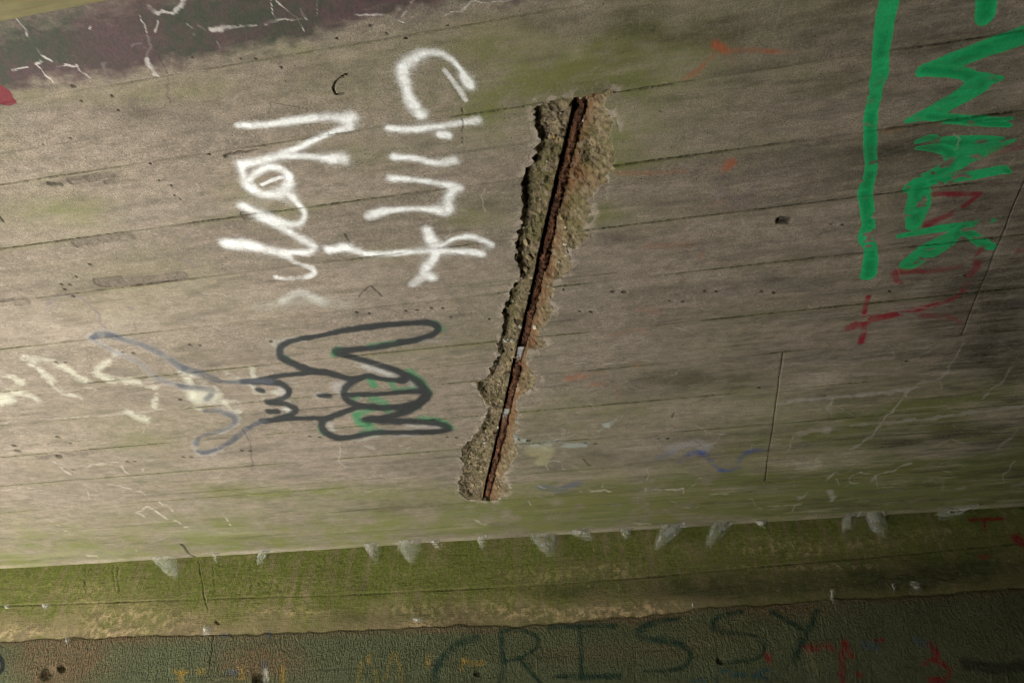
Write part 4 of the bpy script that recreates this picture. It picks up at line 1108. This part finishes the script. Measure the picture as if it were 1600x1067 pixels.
# in the dim right half the render has spilled up over the band in patches
spill = sstep(.56, .66, fbm(U / .10, V / .04, 4, 904)) * sstep(.25, .8, U) * sstep(.035, .0, np.abs(V - (w1 + w2) / 2) - .02)
stuc = np.maximum(stuc, spill * .9)
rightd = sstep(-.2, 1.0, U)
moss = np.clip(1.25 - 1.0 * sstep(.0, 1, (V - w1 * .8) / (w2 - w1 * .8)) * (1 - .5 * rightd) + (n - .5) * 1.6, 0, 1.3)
moss += blobs([(640, 880, 160, 20, .5), (700, 930, 200, 40, .35), (500, 960, 120, 20, .4), (60, 905, 160, 16, .4), (320, 910, 60, 30, .3)], wp, U, V)
pale = sstep(-.055, -.005, V - w2) * sstep(.006, -.004, V - w2) * (1.9 * np.clip(n2 - .3, 0, 1)) * (1 - .75 * rightd) + blobs([(175, 960, 60, 22, .8), (280, 965, 60, 16, .5), (900, 960, 120, 12, 1.0), (780, 945, 60, 20, .5), (1000, 950, 60, 10, .6), (130, 920, 60, 16, .4), (840, 900, 60, 14, .5), (960, 890, 60, 14, .6), (30, 985, 60, 14, .6), (640, 950, 60, 14, .5), (430, 955, 50, 8, .6), (480, 960, 40, 8, .4),
                                                                                                                                 (1250, 862, 80, 10, .5), (1350, 845, 60, 10, .5), (1460, 832, 60, 10, .4), (1270, 885, 120, 5, .6), (1200, 850, 60, 14, .5)], wp, U, V)
pale *= (1 - stuc)
dirt = blobs([(1050, 910, 160, 20, .5), (880, 925, 60, 12, .5), (1250, 915, 200, 20, .55), (1400, 890, 200, 20, .5), (560, 965, 60, 12, .4), (660, 960, 60, 12, .4), (1500, 900, 150, 40, .4), (1100, 930, 100, 12, .5)], wp, U, V) * (.4 + 1.1 * n)
dirt += sstep(.1, 1.5, U) * (.18 + .5 * fbm(U / .09, V / .03, 4, 911))  # darker towards the right: algae staining plus light falloff put into the colour
lip = np.exp(-((V - w2 + .001) / .0035) ** 2)
dirt += lip * (.05 + .5 * n2)
near = np.exp(-((V - w1) / .0022) ** 2)
on = sstep(.35, .6, fbm(U / .12, U * 0, 3, 905)) * (.3 + .7 * sstep(.4, .6, vnoise(U / .006, U * 0, 906)))
dirt += near * (.1 + .8 * on)
near3 = np.exp(-((V - w3) / .0024) ** 2)
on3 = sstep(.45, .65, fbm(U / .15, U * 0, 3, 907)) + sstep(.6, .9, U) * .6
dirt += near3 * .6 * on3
brown = blobs([(85, 1040, 55, 32, 1.9), (110, 1020, 70, 30, 1.1), (410, 1035, 60, 26, 1.6), (200, 1000, 120, 10, .5), (1000, 965, 60, 14, .8), (930, 1020, 120, 16, .45), (1050, 1010, 60, 14, .3), (1120, 985, 50, 10, .5), (730, 985, 60, 6, .6), (1230, 955, 100, 14, .8), (1150, 1000, 60, 14, .3)], wp, U, V) * (.3 + 1.3 * n) + sstep(.02, .0, np.abs(V - w2 - .004)) * .7 * (.2 + 1.4 * n2)
h = -(.0022 * stuc) + near * (.001 + .002 * on) + near3 * .0015 * on3 + (n - .5) * .004 + (fbm(U / .3, V / .2, 3, 908) - .5) * .006
h = h.astype(np.float64)
for s, dep, dk in WCRACK:
    i, a, _ = s.alpha(U, V)
    if a is not None:
        h[i] += a * dep * (.4 + 1.2 * fbm(U[i] / .008, V[i] / .008, 2, 909))
        dirt[i] += a * dk
C, A, cl = paint_over(U, V, WALLS, WCL)
cl = np.where((cl == 0) & (V > w2), 1, cl)
P = np.stack([U, WALLY + h, ZC - V], 1)
N = grid_normals(P.reshape(nu, nv, 3), False).reshape(-1, 3)
if N[:, 1].mean() > 0:
    N = -N
m1 = np.ones(len(U))
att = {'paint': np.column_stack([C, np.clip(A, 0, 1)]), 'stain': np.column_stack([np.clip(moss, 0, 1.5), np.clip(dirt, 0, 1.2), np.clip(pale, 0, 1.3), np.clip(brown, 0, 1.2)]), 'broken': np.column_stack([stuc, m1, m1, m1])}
ii = np.arange(nu * nv).reshape(nu, nv)
fc = np.stack([ii[:-1, :-1], ii[:-1, 1:], ii[1:, 1:], ii[1:, :-1]], -1).reshape(-1, 4)
fcl = cl[fc].max(1)
vm = V[fc].mean(1)
fw1 = w1[fc].mean(1)
for k in np.unique(fcl):
    if k == 0:
        wpool.add('upper', P, N, att, fc[(fcl == 0) & (vm <= fw1)])
        wpool.add('mid', P, N, att, fc[(fcl == 0) & (vm > fw1)])
    else:
        wpool.add(WCL[k], P, N, att, fc[fcl == k])
link('board_imprint', wpool.mesh('upper', 'board_imprint', WMAT), wall, label='bright mossy green strip under the ceiling')
link('board_imprint', wpool.mesh('mid', 'board_imprint', WMAT), wall, label='strip with bare tan patches above the render')
link('render_coat', wpool.mesh('stucco', 'render_coat', WMAT), wall, label='grey green painted render with pebbly texture')
for k, lb in (('crissy', 'dark green painted word CRISSY'), ('red_wall', 'dark red painted letters'), ('yellow_wall', 'yellow paint marks'), ('blue_wall', 'blue paint marks')):
    link('graffiti', wpool.mesh(k, 'graffiti', WMAT), wall, label=lb)

# ------------------------------------------------------------------ the reinforcing bar
def rust_material():
    t = NT('flaking_rust')
    a = t.noise(70, 6, .7)
    b = t.noise(260, 4, .7)
    c = t.ramp(a, [(.30, (.03, .018, .013)), (.44, (.11, .050, .028)), (.56, (.20, .09, .045)), (.72, (.38, .19, .095))])
    c = t.mix(t.ramp(b, [(.55, 0), (.7, .7)]), c, (.035, .022, .018))
    return t.done(c, t.bump(t.math('ADD', a, b), .006, 1.0), .85)


RUST = rust_material()
nseg, nring = 22, 620
vv = np.linspace(BP[0, 1] - .03, BP[-1, 1] + .004, nring)
cu = bar_u(vv)
rb = np.random.RandomState(3)
co = []
brk = cp(769., 746.)[1]
for k, v in enumerate(vv):
    th = np.linspace(0, 2 * np.pi, nseg, endpoint=False)
    rad = .0070 + .0020 * (np.mod(v + .0016 * np.sin(th * 2), .0115) < .0042) + .0085 * (fbm(th * 1.7 + 5, np.full(nseg, v / .006), 4, 40) - .5) + .003 * (fbm(th * .8 + 9, np.full(nseg, v / .05), 2, 47) - .5)
    if abs(v - brk) < .0035:
        rad = rad * .62
    if k in (0, nring - 1):
        rad = rad * .3
    dz = BAR_D - .35 * .030 * float(sstep(.95, 1.35, np.array(v))) * .8
    co.append(np.stack([cu[k] + rad * np.cos(th) * BAR_COS, v + rad * np.cos(th) * (-_c[0]) * BAR_COS, ZC + dz + rad * np.sin(th)], 1))
co = np.concatenate(co)
fs = []
i0 = np.arange(nring - 1)[:, None] * nseg
j = np.arange(nseg)[None]
fs = np.stack([i0 + j, i0 + (j + 1) % nseg, i0 + nseg + (j + 1) % nseg, i0 + nseg + j], -1).reshape(-1, 4)
rebar = link('reinforcing_bar', make_mesh('reinforcing_bar', co, fs, {}, None, RUST), None, label='rusty ribbed steel bar exposed in the broken ceiling gash', category='steel bar')

# ------------------------------------------------------------------ pebbles in the broken face
def pebble_mat(name, c):
    t = NT(name)
    nz = t.noise(200, 4, .6)
    return t.done(t.mix(t.ramp(nz, [(.3, 0), (.7, 1)]), tuple(x * .65 for x in c), c), t.bump(nz, .001, .5), .7)


PM = [pebble_mat('tan_stone', (.46, .36, .21)), pebble_mat('white_stone', (.62, .58, .50)), pebble_mat('grey_stone', (.27, .24, .20)), pebble_mat('ochre_stone', (.42, .24, .09))]
import bmesh
PMESH = []
for k in range(8):
    b = bmesh.new()
    bmesh.ops.create_icosphere(b, subdivisions=2 if k < 3 else 1, radius=1)
    rr = np.random.RandomState(60 + k)
    ax = rr.normal(size=(5, 3))
    ax /= np.linalg.norm(ax, axis=1)[:, None]
    cut = rr.uniform(.55, .9, 5)
    for v in b.verts:
        for a_, c_ in zip(ax, cut):
            q = v.co.dot(mathutils.Vector(a_))
            if q > c_:
                v.co -= mathutils.Vector(a_) * (q - c_)
        v.co *= 1 + rr.uniform(-.08, .08)
    for m_ in range(4):
        me = bpy.data.meshes.new('pebble')
        b.to_mesh(me)
        me.materials.append(PM[m_])
        PMESH.append((k, m_, me))
    b.free()
rr = np.random.RandomState(77)
peb = [(823, 380, 5.5, 0), (827, 403, 5, 0), (821, 421, 4.5, 0), (859, 215, 3.6, 0), (855, 251, 2, 1), (845, 314, 2.6, 0), (874, 411, 2.4, 1), (878, 345, 4, 0), (813, 511, 3.6, 1), (836, 509, 4, 1), (815, 499, 2.6, 3), (790, 531, 5, 1), (801, 530, 3.4, 1), (803, 556, 2.6, 0), (818, 353, 2.2, 1), (802, 472, 2, 1), (883, 380, 2.6, 1), (779, 599, 2, 1), (762, 702, 2.2, 0), (771, 674, 1.6, 3), (739, 757, 2.6, 0),
       (780, 760, 2.6, 0), (905, 245, 1.8, 0), (912, 195, 2, 1), (886, 388, 2.4, 2), (752, 735, 2.6, 0), (782, 752, 2, 1), (757, 690, 2, 1), (884, 360, 2, 1), (799, 545, 3.4, 2)]
for q in range(60):
    k = rr.randint(len(spx))
    vv_ = rr.uniform(SP[:, 1].min() + .03, SP[:, 1].max() - .03)
    uu_ = bar_u(vv_) + rr.choice([-1, 1]) * rr.uniform(.014, .055)
    if not inside(SP, np.array([uu_]), np.array([vv_]))[0]:
        continue
    peb.append((uu_, vv_, -rr.uniform(.0018, .0036), int(rr.choice([0, 1, 2, 2, 2, 3]))))
for x, y, r, m_ in peb:
    if r > 0:
        c0 = cp(float(x), float(y), H + .010)
        rad = 1.3 * r * math.sqrt(H * H + c0 @ c0) / F
    else:
        c0, rad = np.array((x, y)), -r
    d, ins, _, _ = spall_depth(np.array([c0[0]]), np.array([c0[1]]))
    if not ins[0]:
        continue
    kk = rr.randint(8)
    me = [e for e in PMESH if e[0] == kk and e[1] == m_][0][2]
    o = link('pebble', me, spalled)
    o.location = (c0[0], c0[1], ZC + min(float(d[0]), .022) - rad * .12)
    o.scale = (rad * rr.uniform(.9, 1.25), rad * rr.uniform(.8, 1.2), rad * .8)
    o.rotation_euler = tuple(rr.uniform(0, 6.28, 3))

# ------------------------------------------------------------------ cobwebs
def web_material():
    t = NT('dusty_cobweb')
    tr = t.n('ShaderNodeBsdfTransparent')
    df = t.n('ShaderNodeBsdfDiffuse')
    tl = t.n('ShaderNodeBsdfTranslucent')
    df.inputs[0].default_value = (.72, .72, .70, 1)
    tl.inputs[0].default_value = (.60, .60, .58, 1)
    m1 = t.n('ShaderNodeMixShader')
    m1.inputs[0].default_value = .35
    t.put(m1.inputs[1], df.outputs[0])
    t.put(m1.inputs[2], tl.outputs[0])
    m2 = t.n('ShaderNodeMixShader')
    a = t.n('ShaderNodeAttribute', attribute_name='dust')
    q = t.n('ShaderNodeSeparateColor')
    t.put(q.inputs[0], a.outputs['Color'])
    f = t.math('MULTIPLY', q.outputs[0], t.ramp(t.noise(70, 4, .6, (1, 1, .6)), [(.30, .45), (.62, 1)]), True)
    t.put(m2.inputs[0], f)
    t.put(m2.inputs[1], tr.outputs[0])
    t.put(m2.inputs[2], m1.outputs[0])
    t.put(t.t.nodes['Material Output'].inputs[0], m2.outputs[0])
    return t.m


WEB = web_material()


def cobweb(top, bottom, wtop, sag, seed, dust, label, skew=0.0):
    """a dusty sheet slung from the top edge (two points) down to a lower point"""
    r = np.random.RandomState(seed)
    n_, m_ = 16, 14
    a, b, c = np.array(top[0]), np.array(top[1]), np.array(bottom)
    s, t = np.meshgrid(np.linspace(0, 1, n_), np.linspace(0, 1, m_), indexing='ij')
    wid = 1 - (.62 + .33 * r.rand()) * t ** 1.6
    ss = .5 + (s - .5) * wid + skew * t * .3
    base = a[None, None] * (1 - ss)[..., None] + b[None, None] * ss[..., None]
    mid = (a + b) / 2
    p = base * (1 - t)[..., None] + (base + (c - mid)[None, None]) * t[..., None]
    p[..., 1] -= sag * np.sin(np.pi * t) * np.sin(np.pi * s)
    p[..., 2] += .006 * (fbm(s * 4 + seed, t * 4, 3, seed) - .5) * np.sin(np.pi * t)
    p[..., 0] += .010 * (fbm(s * 3 + seed, t * 5, 3, seed + 5) - .5) * t
    ed = np.minimum(np.minimum(s, 1 - s) * 5, 1) * np.minimum((1 - t) * 4, 1)
    d = dust * np.clip(.02 + ed * 1.0, 0, 1) * (.35 + 1.0 * fbm(s * 5 + seed, t * 4, 3, seed + 9)) * (1.1 - .85 * t)
    ii_ = np.arange(n_ * m_).reshape(n_, m_)
    f = np.stack([ii_[:-1, :-1], ii_[1:, :-1], ii_[1:, 1:], ii_[:-1, 1:]], -1).reshape(-1, 4)
    me = make_mesh('cobweb', p.reshape(-1, 3), f, {'dust': np.column_stack([d.ravel()] * 3 + [np.ones(n_ * m_)])}, None, WEB)
    return link('cobweb', me, None, label=label, category='cobweb', group='dusty cobwebs in the concrete')


for k, (x, y, w_, h_, du_, lb) in enumerate((
        (262, 873, 40, 28, .75, 'pale smeared cobweb beside the black crack where ceiling meets mossy wall'), (340, 872, 12, 9, .5, 'tiny grey cobweb tuft in the ceiling corner, next after the black crack'),
        (418, 866, 20, 14, .8, 'small bright cobweb pocket in the ceiling corner below the doodle, on its arm side'), (583, 856, 22, 22, .85, 'narrow white cobweb in the ceiling corner below the black doodle'),
        (642, 852, 38, 28, .6, 'broad hazy cobweb in the ceiling corner beside the narrow white one'), (680, 853, 16, 6, .6, 'flat thin cobweb strip in the ceiling corner adjoining a broad hazy cobweb'),
        (757, 846, 16, 12, .7, 'small cobweb tuft in the ceiling corner straight below the broken gash'), (848, 842, 40, 26, .75, 'broad grey cobweb in the ceiling corner just past the foot of the gash'),
        (903, 838, 34, 9, .7, 'long low cobweb strip in the ceiling corner above the dark green letters'), (980, 830, 20, 13, .7, 'small cobweb tuft beside a dark chip in the ceiling corner'),
        (1054, 823, 38, 32, .75, 'deep grey cobweb in the ceiling corner below the blue paint marks'), (1130, 817, 34, 34, .7, 'pointed cobweb in the ceiling corner below the curl of blue paint'),
        (1187, 813, 20, 12, .8, 'small cobweb tuft in the ceiling corner under the long dark board joint'), (1330, 803, 28, 26, .55, 'fainter of two adjoining cobwebs in the dim ceiling corner'),
        (1364, 800, 34, 36, .8, 'brighter of two adjoining cobwebs in the dim ceiling corner'), (1494, 783, 54, 26, .8, 'wide cobweb in the dim ceiling corner beside red paint on the wall'))):
    w_, h_ = w_ * 1.2, h_ * 1.15
    a = wp(x - w_ / 2, y + .05 * w_ / 2)
    b = wp(x + w_ / 2, y - .05 * w_ / 2)
    c = wp(float(x), float(y + h_ + 2))
    r = np.random.RandomState(k)
    out = .012 + .014 * r.rand()
    cobweb([(a[0], WALLY - out, ZC - .0005), (b[0], WALLY - out * 1.2, ZC - .0005)], (c[0], WALLY - .002, ZC - c[1]), w_, .012, 20 + k, du_ * .85, lb, r.uniform(-2, 2))
for k, (x, y, w_, h_, du_, lb) in enumerate((
        (74, 944, 16, 10, .9, 'round white cobweb tuft on the seam of the mossy wall'), (14, 946, 14, 8, .9, 'ragged white cobweb tuft among chips on the mossy wall seam'),
        (326, 978, 20, 18, .9, 'bright cobweb knot on the ledge where the wall crack meets the render'), (108, 996, 10, 12, .7, 'forked cobweb wisp on the ledge above the brown stained render'),
        (655, 966, 26, 8, .8, 'flat pale cobweb on the wall band above the letter C'), (1300, 922, 10, 22, .6, 'thin cobweb wisp on the ledge past the letter Y'),
        (1396, 912, 10, 18, .5, 'faint narrow cobweb on the ledge beside a wide dull one'), (1434, 908, 32, 22, .5, 'wide dull cobweb on the ledge of the dim wall'),
        (1084, 942, 10, 14, .7, 'small cobweb knot on the ledge between the two letters S'))):
    a, b, c = wp(x - w_ / 2, float(y)), wp(x + w_ / 2, float(y)), wp(float(x), float(y + h_))
    cobweb([(a[0], WALLY - .006, ZC - a[1]), (b[0], WALLY - .006, ZC - b[1])], (c[0], WALLY - .005, ZC - c[1]), w_, .010, 60 + k, du_, lb)
for k, (x, y, w_, h_, lb) in enumerate(((811, 541, 20, 28, 'pale cobweb pocket across the rusty bar, the larger of two'), (791, 637, 14, 24, 'pale cobweb wisp across the rusty bar, the smaller of two'))):
    a, b, c = cp(x - w_ / 2, float(y), H + .012), cp(x + w_ / 2, float(y), H + .010), cp(float(x - 4), float(y + h_), H + .014)
    cobweb([(a[0], a[1], ZC + .011), (b[0], b[1], ZC + .008)], (c[0], c[1], ZC + .014), w_, -.0, 90 + k, .85, lb)

# ------------------------------------------------------------------ rest of the chamber, the ground, and unseen pieces added for the light
floor_mat = plain_material('earth_floor', (.050, .044, .034), (.085, .075, .06), 9)
bounce_mat = plain_material('pale_bounce', (.42, .42, .41), (.53, .53, .52), 9)
ground_mat = plain_material('trodden_earth', (.075, .075, .045), (.13, .125, .08), 22, bumpd=.02)
g = bpy.data.meshes.new('ground')
S_ = 600
g.from_pydata([(-S_, -S_, 0), (S_, -S_, 0), (S_, S_, 0), (-S_, S_, 0)], [], [(0, 1, 2, 3)])
g.materials.append(ground_mat)
link('ground', g, None, kind='structure')
fl = bpy.data.meshes.new('floor')
fl.from_pydata([(XL, YB, .004), (XR, YB, .004), (XR, WALLY + .03, .004), (XL, WALLY + .03, .004)], [], [(0, 1, 2, 3)])
fl.materials.append(floor_mat)
link('floor', fl, None, kind='structure')
link('bounce_slab', box_mesh('bounce_slab', [(XL - .28, -1.15, -.48, 1.73, .006, .05)], bounce_mat), None, kind='structure')  # unseen pale slab, added to bounce sunlight up onto the ceiling
link('wall_back', box_mesh('wall_back', [(XL, XR + .3, YB - .3, YB, 0, ZC + .088)], slab_mat), None, kind='structure')
link('wall_end', box_mesh('wall_end', [(XR, XR + .3, YB, WALLY + .03, 0, ZC + .088)], slab_mat), None, kind='structure')
OPEN_Y0, OPEN_Y1 = -.5, 1.75
link('wall_side', box_mesh('wall_side', [(XL - .3, XL, YB - .3, OPEN_Y0, 0, ZC + .45), (XL - .3, XL, OPEN_Y1, WALLY + .35, 0, ZC + .45)], slab_mat), None, kind='structure')  # unseen side wall, added with a narrow opening to steepen the light falloff
link('light_blocker', box_mesh('light_blocker', [(-1.08, -.92, YB, WALLY - .02, .004, .88)], slab_mat), None, kind='structure')  # unseen low block, added to keep bounced light off the ceiling's right side
